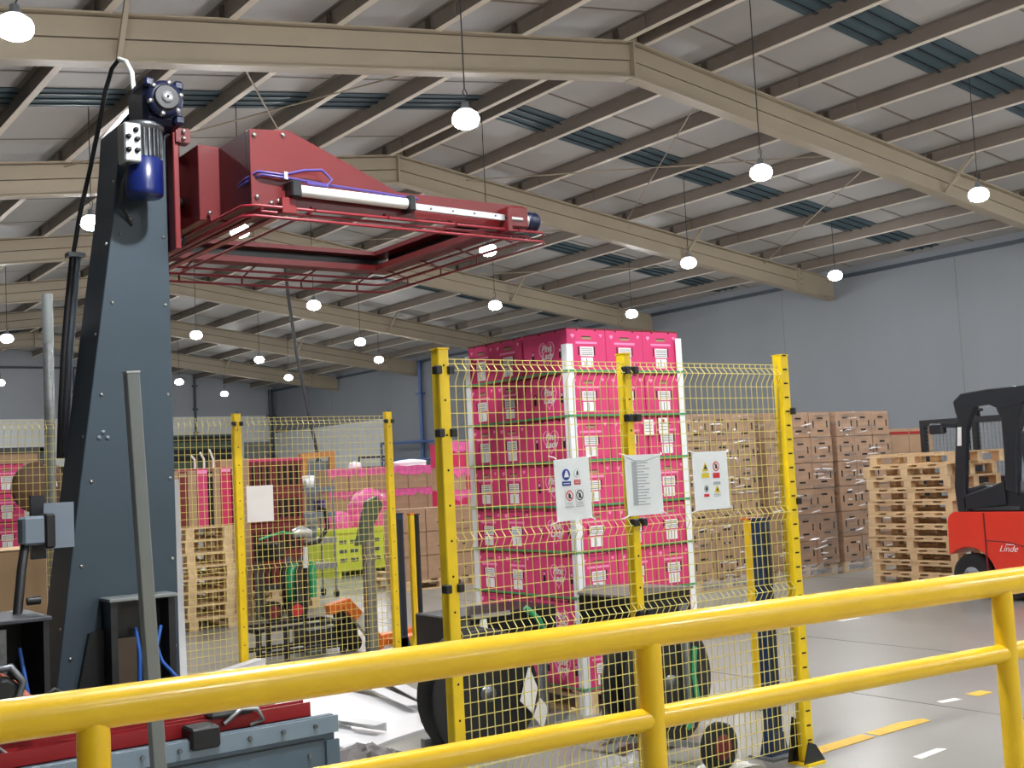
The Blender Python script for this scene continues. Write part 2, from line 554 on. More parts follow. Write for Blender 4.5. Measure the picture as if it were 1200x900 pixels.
# service pipes on the walls
def pipe(name, pts, r, mat, label, cat='pipe', group=None):
    t = thing(name, label, cat, pts[0], group=group)
    MB().tube(pts, r, 10).build('tube', mat, t)
    for i in range(3):
        p = Vector(pts[0]).lerp(Vector(pts[-1]), 0.2 + 0.3 * i)
        MB().box(p.x - r * 1.8, p.x + r * 1.8, p.y - r * 1.8, p.y + r * 1.8, p.z - 0.03, p.z + 0.03).build('bracket', mat, t)
    return t
pipe('downpipe', [(21.28, 34.8, 0), (21.28, 34.8, 5.55)], 0.07, 'pipe_blue', 'blue pipe running down the grey side wall left of the pink stack')
pipe('downpipe', [(21.2, 46.9, 0), (21.2, 46.9, 5.6)], 0.09, 'wall_trim', 'dark pipe in the far corner where side wall meets end wall')
pipe('cable_drop', [(17.9, 46.95, 3.2), (17.9, 46.95, 6.4)], 0.05, 'wall_trim', 'thin dark conduit dropping down the far end wall above the dark door')
pipe('cable_drop', [(13.05, 46.9, 2.0), (13.05, 46.9, 6.4)], 0.04, 'wall_trim', 'thin dark conduit down the end wall just left of the blue mast')
t = thing('hoist_cable', 'long black cable slanting down from the roof behind the rear fence', 'cable', (11.2, 23.1, 2.1))
MB().tube([(10.87, 23.1, 6.53), (10.93, 23.1, 5.6), (11.07, 23.1, 4.4), (11.27, 23.1, 3.3), (11.5, 23.1, 2.1)], 0.035, 8).build('cable', 'dark_wire', t)
MB().lathe([(.03, 0), (.06, .05), (.06, .3), (.03, .36)], (11.5, 23.1, 1.75), 12).build('plug', 'black_plastic', t)
# blue tube stillage on the side wall
t = thing('tube_frame', 'blue steel tube frame standing against the side wall far behind', 'frame', (20.9, 34.6, 0))
for pts in ([(20.9, 37.0, 0), (20.9, 37.0, 2.85)], [(20.9, 33.0, 0), (20.9, 33.0, 2.75)], [(20.9, 36.3, 2.2), (20.9, 36.3, 2.83)]):
    MB().tube(pts, 0.05, 8).build('upright', 'pipe_blue', t)
for z in (2.2, 2.8):
    MB().tube([(20.9, 37.0, z + .03), (20.9, 33.0, z - .05)], 0.05, 8).build('crossbar', 'pipe_blue', t)

# ================================================================== hanging lamps
def make_lamp():
    t = thing('high_bay_lamp', 'x', 'lamp', (0, 0, 5.0))
    MB().lathe([(.02, .16), (.035, .15), (.04, .11), (.06, .09), (.07, .075), (.06, .07)], n=20).build('housing', 'lamp_body', t, local=True)
    MB().lathe([(.001, .07), (.075, .068), (.115, .04), (.132, 0), (.131, -.018)], n=20).build('upper_glass', 'lamp_upper', t, local=True)
    MB().lathe([(.131, -.02), (.128, -.04), (.105, -.078), (.06, -.1), (.001, -.108)], n=20).build('lens', 'lamp_glow', t, local=True)
    MB().tube([(0, 0, .15), (.02, 0, .2), (.025, 0, .25), (0, 0, .29), (-.022, 0, .25), (0, 0, .21)], .006, 6).build('hook', 'dark_wire', t, local=True)
    MB().tube([(0, 0, .28), (0, 0, 1.0)], .0065, 6).build('cable', 'dark_wire', t, local=True)
    return t
LAMPS = [
 (2.09, 8.80, 'bright hanging lamp at the top left corner of the photo'),
 (6.27, 9.2, 'large bright hanging lamp above the red strapping head, over the photo centre'),
 (10.6, 9.4, 'bright hanging lamp right of centre, in front of the sloping nearest rafter'),
 (14.34, 8.95, 'bright hanging lamp near the right edge against the nearest rafter'),
 (14.19, 14.32, 'hanging lamp in front of the second rafter, right of the pink stack'),
 (18.01, 14.32, 'hanging lamp against the grey side wall at the second rafter end'),
 (17.65, 19.69, 'hanging lamp just above the pink stack beside the side wall'),
 (10.26, 14.62, 'hanging lamp below the far right corner of the red strapping frame'),
 (13.79, 19.5, 'hanging lamp above the left corner of the pink stack'),
 (10.25, 20.54, 'hanging lamp below the red strapping frame, left of the middle of the photo'),
 (6.29, 14.7, 'hanging lamp seen through the opening of the red strapping frame'),
 (4.42, 14.96, 'hanging lamp peeping out left of the blue mast'),
 (9.73, 25.34, 'hanging lamp just right of the blue mast at half height'),
 (14.08, 25.75, 'hanging lamp higher of two close ones left of the pink stack'),
 (16.74, 29.56, 'hanging lamp lower of two close ones left of the pink stack'),
 (13.3, 30.05, 'small hanging lamp above the left yellow post of the rear fence'),
 (16.5, 35.05, 'small hanging lamp low over the rear fence, before the slanting cable'),
 (13.49, 36.71, 'small hanging lamp close to the right edge of the blue mast, low down'),
 (16.9, 41.39, 'smallest hanging lamp, lowest over the rear fence'),
 (6.07, 26.76, 'hanging lamp at the left edge of the photo beside the mast'),
 (8.23, 37.23, 'hanging lamp cut by the left edge, lowest on that side')]
HID = [(2.5, 4.1), (2.3, -1.6), (2.3, -7.2), (6.25, -7.2), (10.3, -7.2), (14.2, -7.2), (6.25, 3.8), (10.3, 3.8), (14.2, 3.8), (18.0, 3.8), (18.0, 8.9), (6.25, -1.6), (10.3, -1.6), (14.2, -1.6), (2.1, 20.2), (6.2, 20.3), (8.3, 43.6), (4.5, 43.6), (4.0, 32.5)]  # unseen rows of the grid; far-end ones added to brighten the end wall
NUM = ORD + ['thirteenth', 'fourteenth', 'fifteenth', 'sixteenth', 'seventeenth', 'eighteenth', 'nineteenth', 'twentieth', 'twenty-first', 'twenty-second']
lamp0 = make_lamp()
LT = tree_of(lamp0)
lampcable = [c for c, _ in LT if c.name.startswith('cable')][0]
def set_lamp(o, x, y, lab, grp):
    o.location = (x, y, 5.0)
    o['label'] = lab
    o['group'] = grp
    for c in kids(o):
        if c.name.startswith('cable'):
            L = sheet_z(x) - 5.0 - 0.28
            c.scale = (1, 1, L / 0.72)
            c.location = (0, 0, 0.28 - 0.28 * L / 0.72)
first = True
lamps = [(x, y, lab, 'high bay lamps hanging from the roof') for x, y, lab in LAMPS] + [(x, y, 'hanging lamp outside the picture, %s of the unseen, counted from the one over the mast' % NUM[i], 'lamps outside the picture') for i, (x, y) in enumerate(HID)]
for x, y, lab, grp in lamps:
    o = lamp0 if first else dup(lamp0, (x, y, 5), tree=LT)
    first = False
    set_lamp(o, x, y, lab, grp)
    if (x, y) == HID[0] or (lab.startswith('hanging lamp outside') and y < 0):   # boosted lens over the machine; unseen lamps behind the camera added to brighten fronts
        for c in kids(o):
            if c.name.startswith('lens'):
                c.data = c.data.copy()
                c.data.materials[0] = MATS['lamp_strong' if y > 0 else 'lamp_medium']
# ================================================================== yellow guard rail
ra, rb_ = Vector((0.622, 2.874, 1.1)), Vector((4.18, 2.55, 1.1))
dr = (rb_ - ra).normalized()
def rp(t, z): 
    p = ra + dr * t
    return Vector((p.x, p.y, z))
g = thing('guard_rail', 'thick glossy yellow tubular guard rail crossing the foreground', 'rail', (2.4, 2.72, 0))
MB().tube([rp(-1.5, 1.1), rp(5.6, 1.1)], 0.0485, 28).build('top_rail', 'rail_yellow', g)
MB().tube([rp(-1.5, 0.843), rp(5.6, 0.843)], 0.034, 24).build('middle_rail', 'rail_yellow', g)
for t in (0.2, 1.805, 3.44):
    p = MB().tube([rp(t, 0.0), rp(t, 1.03), rp(t, 1.085)], [0.038, 0.038, 0.037], 24).build('post', 'rail_yellow', g)
    q = rp(t, 0)
    fp = MB().box(q.x - .09, q.x + .09, q.y - .09, q.y + .09, 0, .012).build('foot_plate', 'rail_yellow', p)
# ================================================================== strapping machine
mc = thing('strapping_machine', 'pallet strapping machine with blue tapering mast and red strapping head', 'machine', (2.0, 6.5, 0))
MB().box(0.9, 2.69, 5.47, 7.5, 0, 0.42).build('base_frame', 'black_paint', mc)
pn = MB().box(0.8, 2.72, 5.40, 5.44, 0.0, 0.45, .004).build('side_panel', 'panel_blue', mc)
MB().box(0.8, 2.735, 5.385, 5.40, 0.365, 0.445).build('flange', 'flange_blue', pn)
MB().box(2.665, 2.735, 5.38, 5.40, 0.0, 0.33).build('corner_strip', 'panel_blue', pn)
MB().box(0.8, 2.66, 5.393, 5.40, 0.335, 0.342).build('joint_line', 'black_paint', pn)
for i in range(9):
    MB().cyl((1.25 + .17 * i, 5.385, .41), (1.25 + .17 * i, 5.37, .41), .011, 8).build('bolt', 'fin', pn)
MB().cyl((2.58, 5.4, .27), (2.58, 5.385, .27), .01, 8).build('bolt', 'fin', pn)
for i, (y, xe) in enumerate(((5.58, 2.66), (5.78, 2.56))):
    r = MB().box(0.85, xe, y - .045, y + .045, 0.42, 0.435)
    r.box(0.85, xe, y - .045, y - .035, 0.42, 0.50).box(0.85, xe, y + .035, y + .045, 0.42, 0.50)
    r.build('rail', 'rail_red', mc)
MB().tube([(2.2, 5.52, .47), (2.28, 5.50, .53), (2.36, 5.5, .52), (2.4, 5.52, .46), (2.34, 5.54, .44)], .012, 8).build('hose', 'alu', mc)
MB().box(1.98, 2.12, 5.36, 5.5, 0.40, 0.50, .01).build('clamp', 'black_plastic', mc)
MB().box(2.12, 2.36, 5.5, 5.6, 0.50, 0.55, .015).build('clamp', 'fin', mc)
# mast
mp_ = [(1.642, .42), (1.655, .55), (1.78, 1.5), (2.01, 3.1), (2.045, 3.42), (2.06, 3.62), (2.20, 3.80), (2.315, 3.80), (2.31, .42)]
ms = MB().prism(mp_, 6.4, 6.76).build('mast', 'mast_blue', mc, bevel=.006)
def mast_x(z): return 1.655 + (z - .55) * .139
for z in (.75, 1.22, 1.66, 2.12, 2.62, 3.0, 3.35):
    for x in (mast_x(z) + .05, 2.285):
        MB().lathe([(.009, 0), (.009, -.006), (.0, -.007)], (x, 6.4, z), 8, 'Y').build('bolt', 'bolt', ms)
for z in (.9, 1.4, 1.9, 2.45, 2.95, 3.3):
    MB().lathe([(.009, 0), (.009, -.006), (0, -.007)], (mast_x(z) - .002, 6.45, z), 8, 'X').build('bolt', 'bolt', ms)
for x, z in ((1.927, 1.92), (1.905, 1.89), (1.95, 1.89)):
    MB().lathe([(.012, 0), (.012, -.004), (.0, -.005)], (x, 6.4, z), 12, 'Y').build('bolt', 'mast_plate', ms)
MB().box(1.555, 1.70, 6.16, 6.175, 1.335, 1.56).build('cover_plate', 'mast_plate', mc)
MB().box(1.53, 1.60, 6.3, 6.34, 1.28, 1.60).build('backing_plate', 'black_paint', mc)
MB().bar((1.62, 6.17, 1.44), (1.75, 6.42, 1.44), .03, .05).build('bracket', 'black_paint', mc)
# carriage with rollers on the right of the mast
cg = MB().box(2.318, 2.352, 6.3, 6.9, 2.92, 3.58, .005).build('carriage', 'dark_red', mc)
MB().box(2.352, 2.40, 6.42, 6.54, 3.0, 3.62).build('guide', 'dark_red', cg)
for z in (2.98, 3.2):
    MB().lathe([(.02, 0), (.03, .01), (.03, .04), (.02, .05)], (2.345, 6.38, z), 14, 'X').build('roller', 'black_plastic', cg)
MB().box(2.33, 2.41, 6.28, 6.36, 3.52, 3.60).build('lug', 'machine_red', cg)
for z in (3.54, 3.58):
    MB().lathe([(.012, 0), (.012, -.02), (.0, -.021)], (2.37, 6.28, z), 8, 'Y').build('bolt', 'bolt', cg)
# strapping head
hd = MB().prism([(2.51, 3.06), (2.51, 3.46), (2.74, 3.48), (3.5, 3.17), (3.5, 3.06)], 5.7, 5.75).build('strapping_head', 'machine_red', mc, bevel=.004)
MB().prism([(2.51, 3.06), (2.51, 3.46), (2.74, 3.48), (2.74, 3.06)], 5.75, 6.12).build('housing', 'machine_red', hd)
MB().box(2.39, 2.6, 6.12, 7.3, 3.05, 3.47, .004).build('rear_cover', 'machine_red', hd)
for x, z in ((2.535, 3.43), (2.70, 3.45), (2.54, 3.10), (2.66, 3.09), (2.62, 3.075)):
    MB().lathe([(.012, 0), (.012, -.01), (0, -.012)], (x, 5.7, z), 8, 'Y').build('bolt', 'bolt', hd)
MB().lathe([(.012, 0), (.012, -.01), (0, -.012)], (2.44, 6.1, 3.09), 8, 'Y').build('bolt', 'bolt', hd)
def channel(mb_red, mb_blk, x0, x1, y0, y1, open_side):
    mb_red.box(x0, x1, y0, y1, 3.195, 3.225)
    mb_red.box(x0, x1, y0, y1, 3.085, 3.125)
    t = .02
    q = {'-y': (x0, x1, y1 - t, y1), '+y': (x0, x1, y0, y0 + t), '-x': (x1 - t, x1, y0, y1), '+x': (x0, x0 + t, y0, y1)}[open_side]
    mb_red.box(*q, 3.125, 3.195)
    e = .022
    k = {'-y': (x0, x1, y1 - e - .02, y1 - t), '+y': (x0, x1, y0 + t, y0 + e + .02), '-x': (x1 - e - .02, x1 - t, y0, y1), '+x': (x0 + t, x0 + e + .02, y0, y1)}[open_side]
    mb_blk.box(*k, 3.125, 3.195)
for nm, a in (('near_beam', (2.75, 4.32, 5.756, 5.84, '+y')), ('far_beam', (2.62, 4.32, 7.36, 7.50, '-y')), ('side_beam', (4.17, 4.32, 5.842, 7.358, '-x')), ('side_beam', (2.60, 2.72, 6.12, 7.36, '+x'))):
    r_, k_ = MB(), MB()
    channel(r_, k_, *a)
    r_.build('strap_channel', 'machine_red', hd)
    k_.build('channel_lining', 'black_paint', hd)
def loop(x0, x1, y0, y1, z, r=.0085):
    c = .05
    pts = [(x0 + c, y0, z), (x1 - c, y0, z), (x1, y0 + c, z), (x1, y1 - c, z), (x1 - c, y1, z), (x0 + c, y1, z), (x0, y1 - c, z), (x0, y0 + c, z)]
    return MB().tube(pts, r, 8, closed=True)
for a in ((2.46, 4.43, 5.66, 7.70, 3.045), (2.52, 4.37, 5.72, 7.63, 3.03), (2.62, 4.28, 5.80, 7.5, 3.05), (2.46, 4.43, 5.66, 7.70, 2.99)):
    loop(*a).build('guard_rod', 'rod_red', hd)
for x in (2.56, 2.7, 2.84):
    MB().tube([(x, 5.68, 3.04), (x, 7.66, 3.04)], .009, 8).build('guard_rod', 'rod_red', hd)
MB().box(2.70, 2.74, 5.68, 7.6, 3.035, 3.042).build('guard_strip', 'rod_red', hd)
for x in (2.85, 3.3, 3.75, 4.2):
    MB().tube([(x, 5.65, 3.045), (x, 5.74, 3.09)], .008, 6).build('rod_bracket', 'machine_red', hd)
    MB().tube([(x, 7.44, 3.09), (x, 7.70, 3.045), (x, 7.70, 2.99)], .008, 6).build('rod_bracket', 'machine_red', hd)
for y in (6.0, 6.45, 6.9, 7.35):
    MB().tube([(4.26, y, 3.09), (4.43, y, 3.045), (4.43, y, 2.99)], .008, 6).build('rod_bracket', 'machine_red', hd)
MB().tube([(2.76, 5.655, 3.145), (3.42, 5.655, 3.135)], .031, 18).build('cylinder', 'white_tube', hd)
MB().box(2.70, 2.76, 5.61, 5.72, 3.10, 3.19, .008).build('cylinder_end', 'black_plastic', hd)
MB().box(3.42, 3.46, 5.61, 5.72, 3.09, 3.18, .006).build('cylinder_end', 'black_plastic', hd)
MB().box(2.66, 2.74, 5.65, 5.72, 3.02, 3.10).build('bracket', 'dark_red', hd)
MB().bar((3.47, 5.66, 3.125), (4.12, 5.66, 3.115), .02, .035).build('guide_strip', 'alu', hd)
for i in range(4):
    MB().lathe([(.006, 0), (.006, -.006), (0, -.007)], (3.58 + .15 * i, 5.65, 3.12), 8, 'Y').build('bolt', 'fin', hd)
MB().box(4.10, 4.13, 5.62, 5.72, 3.03, 3.16).build('end_plate', 'machine_red', hd)
MB().box(4.13, 4.27, 5.64, 5.8, 3.06, 3.19, .01).build('drive_box', 'machine_red', hd)
MB().lathe([(.02, 0), (.055, .005), (.062, .03), (.05, .05), (.062, .065), (.055, .085), (.03, .1)], (4.28, 5.70, 3.115), 16, 'X').build('end_motor', 'gear_blue', hd)
MB().lathe([(.05, 0), (.05, .02)], (4.265, 5.70, 3.115), 16, 'X').build('motor_flange', 'alu', hd)
MB().tube([(4.10, 5.64, 3.11), (4.22, 5.64, 3.11)], .012, 8).build('shaft', 'alu', hd)
for pts in ([(2.52, 5.9, 3.2), (2.5, 5.75, 3.2), (2.54, 5.675, 3.23), (2.68, 5.67, 3.225), (2.80, 5.66, 3.26), (2.9, 5.65, 3.27), (2.95, 5.64, 3.22), (2.92, 5.64, 3.18), (2.8, 5.64, 3.185)],
            [(2.52, 5.9, 3.185), (2.5, 5.75, 3.18), (2.56, 5.675, 3.215), (2.72, 5.67, 3.21), (2.9, 5.66, 3.195), (3.2, 5.66, 3.185), (3.5, 5.66, 3.17)]):
    MB().tube(pts, .008, 8).build('hose', 'hose_purple', hd)
MB().box(2.68, 2.70, 5.655, 5.69, 3.20, 3.24).build('hose_clip', 'alu', hd)
# motor and gearbox on the mast
gb = MB().box(2.10, 2.31, 6.12, 6.4, 3.56, 3.79, .025).build('gearbox', 'gear_blue', mc)
MB().lathe([(.001, -.055), (.03, -.055), (.035, -.045), (.072, -.042), (.098, -.03), (.098, -.005), (.09, 0), (.09, .03)], (2.2, 6.1, 3.685), 20, 'Y').build('gear_cover', 'gear_blue', gb)
MB().lathe([(.001, -.066), (.03, -.066), (.03, -.05)], (2.2, 6.1, 3.685), 16, 'Y').build('hub', 'alu', gb)
MB().lathe([(.008, -.072), (.008, -.06)], (2.2, 6.1, 3.685), 8, 'Y').build('bolt', 'hole', gb)
for k in range(6):
    a = k * pi / 3 + .3
    MB().lathe([(.001, -.045), (.012, -.045), (.012, -.01)], (2.2 + .088 * cos(a), 6.1, 3.685 + .088 * sin(a)), 8, 'Y').build('bolt', 'bolt', gb)
for sx, sz in ((2.125, 3.775), (2.285, 3.775), (2.285, 3.585)):
    MB().box(sx - .028, sx + .028, 6.09, 6.3, sz - .026, sz + .026, .012).build('lug', 'gear_blue', gb)
MB().lathe([(.062, -.058), (.07, -.052), (.07, -.04)], (2.2, 6.1, 3.685), 24, 'Y').build('seal_ring', 'black_plastic', gb)
mo = MB().lathe([(.08, .39), (.11, .385), (.11, .36), (.085, .35), (.082, .2)], (2.125, 6.22, 3.18), 24).build('motor', 'fin', mc)
for k in range(24):
    a = 2 * pi * k / 24
    MB().bar((2.125 + .085 * cos(a), 6.22 + .085 * sin(a), 3.38), (2.125 + .085 * cos(a), 6.22 + .085 * sin(a), 3.53), .005, .03, up=(cos(a), sin(a), 0)).build('cooling_fin', 'fin', mo)
MB().lathe([(.001, .0), (.085, .0), (.098, .012), (.1, .03), (.1, .2), (.088, .21)], (2.125, 6.22, 3.17), 28).build('fan_cowl', 'motor_blue', mo)
jb = MB().box(1.985, 2.075, 6.1, 6.22, 3.33, 3.54, .008).build('terminal_box', 'alu', mc)
for x, z in ((2.005, 3.46), (2.05, 3.45), (2.005, 3.39), (2.05, 3.39), (2.045, 3.50)):
    MB().lathe([(.001, -.02), (.012, -.02), (.015, 0)], (x, 6.1, z), 10, 'Y').build('cable_gland', 'black_plastic', jb)
MB().tube([(2.02, 6.12, 3.36), (2.0, 6.2, 3.25), (2.03, 6.33, 3.14), (2.09, 6.39, 3.08), (2.11, 6.395, 3.05)], .008, 8).build('motor_cable', 'black_plastic', mc)
MB().lathe([(.012, 0), (.012, -.012), (0, -.013)], (2.10, 6.4, 3.09), 8, 'Y').build('bolt', 'bolt', mc)
# big hose arching over the mast top
MB().tube([(2.10, 6.28, 3.78), (2.10, 6.30, 3.88), (2.09, 6.36, 3.96), (2.07, 6.42, 3.99)], .013, 10).build('hose', 'white_tube', mc)
MB().tube([(2.07, 6.42, 3.99), (2.055, 6.5, 3.96), (2.04, 6.58, 3.85), (2.03, 6.66, 3.70), (2.01, 6.8, 3.45), (1.96, 6.84, 3.2), (1.915, 6.84, 2.95)], .013, 10).build('hose', 'black_plastic', mc)
MB().tube([(1.915, 6.84, 2.95), (1.88, 6.84, 2.65), (1.855, 6.84, 2.4), (1.835, 6.84, 2.1), (1.82, 6.84, 1.8)], .02, 10).build('hose', 'black_plastic', mc)
MB().tube([(1.945, 6.86, 2.96), (1.915, 6.86, 2.66), (1.89, 6.86, 2.4), (1.87, 6.86, 2.1), (1.85, 6.86, 1.8)], .022, 10).build('conduit', 'mast_plate', mc)
MB().box(1.88, 1.975, 6.80, 6.88, 2.94, 2.965).build('clip', 'fin', mc)
# open control enclosure in front of the mast foot
en = MB()
for a in ((1.896, 1.93, 6.24, 6.39, .43, 1.03), (2.2, 2.235, 6.24, 6.39, .43, 1.03), (1.896, 2.235, 6.375, 6.39, .43, 1.03)):
    en.box(*a)
en = en.build('enclosure', 'black_paint', mc)
MB().box(1.885, 2.245, 6.22, 6.395, 1.03, 1.05, .004).build('lid', 'post_grey', en)
MB().box(1.93, 2.03, 6.255, 6.27, .43, .84).build('inner_panel', 'beam_gap', en)
MB().tube([(2.06, 6.3, .44), (2.05, 6.28, .6), (2.06, 6.3, .75), (2.05, 6.33, .88)], .012, 8).build('hose', 'hose_blue', en)
MB().tube([(2.17, 6.28, .88), (2.13, 6.24, .78), (2.15, 6.22, .7), (2.24, 6.18, .58)], .01, 8).build('hose', 'hose_blue', en)
MB().prism([(1.725, .43), (1.822, .87), (1.895, .885), (1.895, .43)], 6.36, 6.398).build('dark_trapezoid', 'box_black', mc)  # thin black trapezoid on the mast face, left of the enclosure
MB().tube([(2.12, 5.9, .56), (2.2, 5.85, .63), (2.3, 5.83, .64), (2.38, 5.83, .58), (2.4, 5.84, .5)], .013, 8).build('hose', 'black_plastic', mc)
MB().tube([(2.12, 5.95, .58), (2.3, 5.9, .52), (2.4, 5.9, .50)], .03, 10).build('copper_pipe', 'copper', mc)
# left-hand bracket box, hoses and sensor arm
bk = MB()
for a in ((1.16, 1.19, 5.75, 6.2, .42, 1.03), (1.44, 1.465, 5.75, 6.2, .42, 1.03), (1.16, 1.465, 6.17, 6.2, .42, 1.03)):
    bk.box(*a)
bk = bk.build('bracket_frame', 'black_paint', mc)
MB().box(1.10, 1.475, 5.73, 6.21, 1.025, 1.045, .004).build('lid', 'seat', bk)
MB().box(1.24, 1.29, 5.8, 5.9, .5, 1.0).build('valve', 'fin', bk)
MB().tube([(1.38, 5.8, .45), (1.39, 5.78, .6), (1.37, 5.8, .75), (1.36, 5.86, .9)], .01, 8).build('hose', 'hose_blue', bk)
MB().tube([(1.22, 5.70, .80), (1.28, 5.68, .76), (1.34, 5.66, .69), (1.5, 5.62, .62)], .03, 10).build('copper_pipe', 'copper', bk)
MB().tube([(1.20, 5.66, .84), (1.27, 5.64, .85), (1.32, 5.64, .78), (1.29, 5.64, .68), (1.22, 5.64, .6)], .018, 10).build('hose', 'fin', bk)
MB().tube([(1.32, 5.56, .6), (1.36, 5.55, .70), (1.43, 5.55, .74), (1.5, 5.56, .69), (1.53, 5.57, .6)], .012, 8).build('hose', 'black_plastic', bk)
MB().tube([(1.18, 5.62, .66), (1.24, 5.6, .60), (1.2, 5.6, .52), (1.26, 5.6, .46)], .01, 8).build('hose', 'alu', bk)
MB().lathe([(.04, 0), (.06, .02), (.06, .08), (.03, .1)], (1.24, 5.62, .75), 14, 'Y').build('knob', 'black_plastic', bk)
arm = MB().tube([(1.385, 6.0, 1.04), (1.42, 6.05, 1.25), (1.45, 6.1, 1.36)], .022, 10).build('sensor_arm', 'black_plastic', mc)
MB().box(1.43, 1.54, 6.05, 6.17, 1.36, 1.50, .012).build('sensor_head', 'mast_plate', arm)
MB().box(1.53, 1.58, 6.04, 6.18, 1.34, 1.51, .01).build('sensor_rim', 'black_plastic', arm)
MB().cyl((1.43, 6.0, 1.1), (1.49, 6.0, 1.1), .02, 10).build('knob', 'black_plastic', arm)
# leaning grey box-section post in front of the machine
gp_ = thing('square_post', 'grey square steel post standing in front of the blue mast', 'post', (1.34, 4.0, 0))
MB().bar((1.39, 4.0, 0), (1.31, 4.02, 2.0), .045, .045, up=(0, 1, 0)).build('tube', 'post_grey', gp_, bevel=.004)
MB().bar((1.31, 4.02, 2.0), (1.3097, 4.02, 2.006), .047, .047, up=(0, 1, 0)).build('cap', 'alu', gp_)
MB().box(1.31, 1.47, 3.92, 4.08, 0, .012).build('foot_plate', 'post_grey', gp_)
# white strip behind the mast
wp = thing('white_profile', 'tall white edge profile leaning right behind the blue mast', 'profile', (2.80, 7.6, 0))
MB().bar((2.79, 7.65, 0), (2.765, 7.65, 1.66), .045, .006, up=(0, 1, 0)).bar((2.768, 7.68, 0), (2.743, 7.68, 1.66), .006, .05, up=(0, 1, 0)).build('strip', 'protector', wp)
cb = tag(MB().box(2.66, 2.76, 7.85, 8.6, 0, 1.5).build('cardboard_sheet', 'card'), 'brown cardboard sheet standing upright just behind the mast and white strip', 'cardboard')
# ================================================================== safety fence
def fence_panel(x0, x1, y, z0, z1, label, bends, group='yellow wire fence panels', dx=.04, dz=.0575, wr=.0024):
    t = thing('wire_fence', label, 'fence', (x0, y, 0), group=group)
    b = MB()
    bz = sorted(bends)
    zs = [z0] + [q for c in bz for q in (c - .03, c - .001, c + .001, c + .03)] + [z1]
    prof = [(z0, 0)] + [q for c in bz for q in ((c - .06, 0), (c - .012, -.03), (c + .02, 0))] + [(z1, 0)]
    n = int((x1 - x0) / dx)
    for i in range(n + 1):
        x = x0 + (x1 - x0) * i / n
        b.tube([(x, y + o, z) for z, o in prof], wr, 4, caps=False, smooth=False)
    v = b.build('vertical_wires', 'wire_yellow', t, kind='stuff')
    b = MB()
    k = int((z1 - z0) / dz)
    hz = [z0 + (z1 - z0) * i / k for i in range(k + 1)]
    hz = [z for z in hz if z == hz[-1] or all(abs(z - c) > .045 for c in bz)]
    for z in hz:
        b.tube([(x0, y - .004, z), (x1, y - .004, z)], wr, 4, caps=False, smooth=False)
    for c in bz:
        for z, o in ((c - .012, -.034), (c + .02, -.004)):
            b.tube([(x0, y + o, z), (x1, y + o, z)], wr, 4, caps=False, smooth=False)
    b.build('horizontal_wires', 'wire_yellow', t, kind='stuff')
    return t
def fence_post(x, y, h, label, s=.055, depth=.06, mat='fence_yellow', foot=False, flange=False, group='yellow fence posts'):
    t = thing('fence_post', label, 'post', (x, y, 0), group=group)
    MB().box(x - s / 2, x + s / 2, y - depth / 2, y + depth / 2, 0.01, h, .004).build('tube', mat, t)
    f = y - depth / 2
    for i in range(int(h / .075)):
        z = .12 + .075 * i
        if flange:
            MB().box(x - .016, x + .012, f - .003, f + .001, z, z + .008).build('slot', 'hole', t)
        elif i % 2 == 0:
            MB().lathe([(.001, -.0015), (.0055, -.001), (.0055, .001)], (x, f, z), 6, 'Y').build('hole', 'hole', t)
    MB().box(x - s / 2 - .002, x + s / 2 + .002, y - depth / 2 - .002, y + depth / 2 + .002, h, h + .006).build('cap', mat, t)
    MB().box(x - .07, x + .07, y - .07, y + .07, 0, .012).build('foot_plate', mat, t)
    if foot:
        MB().prism([(x - .09, .012), (x + .1, .012), (x + .03, .2), (x - .04, .24)], y + .042, y + .05).build('foot_bracket', 'black_paint', t)
        MB().prism([(x - .075, .012), (x + .085, .012), (x + .02, .1), (x - .03, .12)], y - .052, y - .044).build('foot_bracket', 'black_paint', t)
        MB().prism([(x - .05, .012), (x + .1, .012), (x + .06, .06), (x + .02, .26)], y + .03, y + .038).build('foot_bracket', 'black_paint', t)
    return t
def clamps(t, x, y, zs, s=.055, right=True, left=False):
    for z in zs:
        if right:
            MB().box(x + s / 2 - .012, x + s / 2 + .02, y - .045, y - .005, z - .018, z + .018, .004).build('clamp', 'black_plastic', t)
        if left:
            MB().box(x - s / 2 - .02, x - s / 2 + .012, y - .045, y - .005, z - .018, z + .018, .004).build('clamp', 'black_plastic', t)
YF = 4.3
BD = [2.06, 1.33, .93, .38]
P1, P2, P3 = 2.735, 3.80, 4.90
fence_panel(P1 + .035, P2 - .01, YF, .1, 2.1, 'left wire panel of the front yellow safety fence', BD)
fence_panel(P2 + .01, P3 - .035, YF, .1, 2.1, 'right wire panel of the front yellow safety fence', BD)
t = fence_post(P1, YF, 2.14, 'left post of the front yellow fence, nearest the coil disc')
clamps(t, P1, YF, (2.05, 1.78, 1.12, .88), left=True)
t = fence_post(P2, YF + .02, 2.14, 'middle post of the front yellow fence, before the pink stack', s=.045)
clamps(t, P2, YF, (2.06, 1.83, 1.33, .9, .45), s=.045, left=True)
t = fence_post(P3, YF, 2.15, 'right post of the front yellow fence with black foot', foot=True, flange=True, s=.062)
clamps(t, P3, YF, (1.85, 1.37, .78, .42), s=.062)
YB = 9.5
fence_panel(1.2, 2.63, YB, .1, 2.17, 'rear yellow wire panel left of the blue mast', [2.12, .9], dx=.05, wr=.0027)
fence_panel(2.75, 3.93, YB, .1, 2.17, 'rear yellow wire panel just right of the blue mast', [2.12, .9], dx=.05, wr=.0027)
fence_panel(4.02, 5.41, YB, .1, 2.17, 'rear yellow wire panel between the two thin yellow posts', [2.12, .9], dx=.05, wr=.0027)
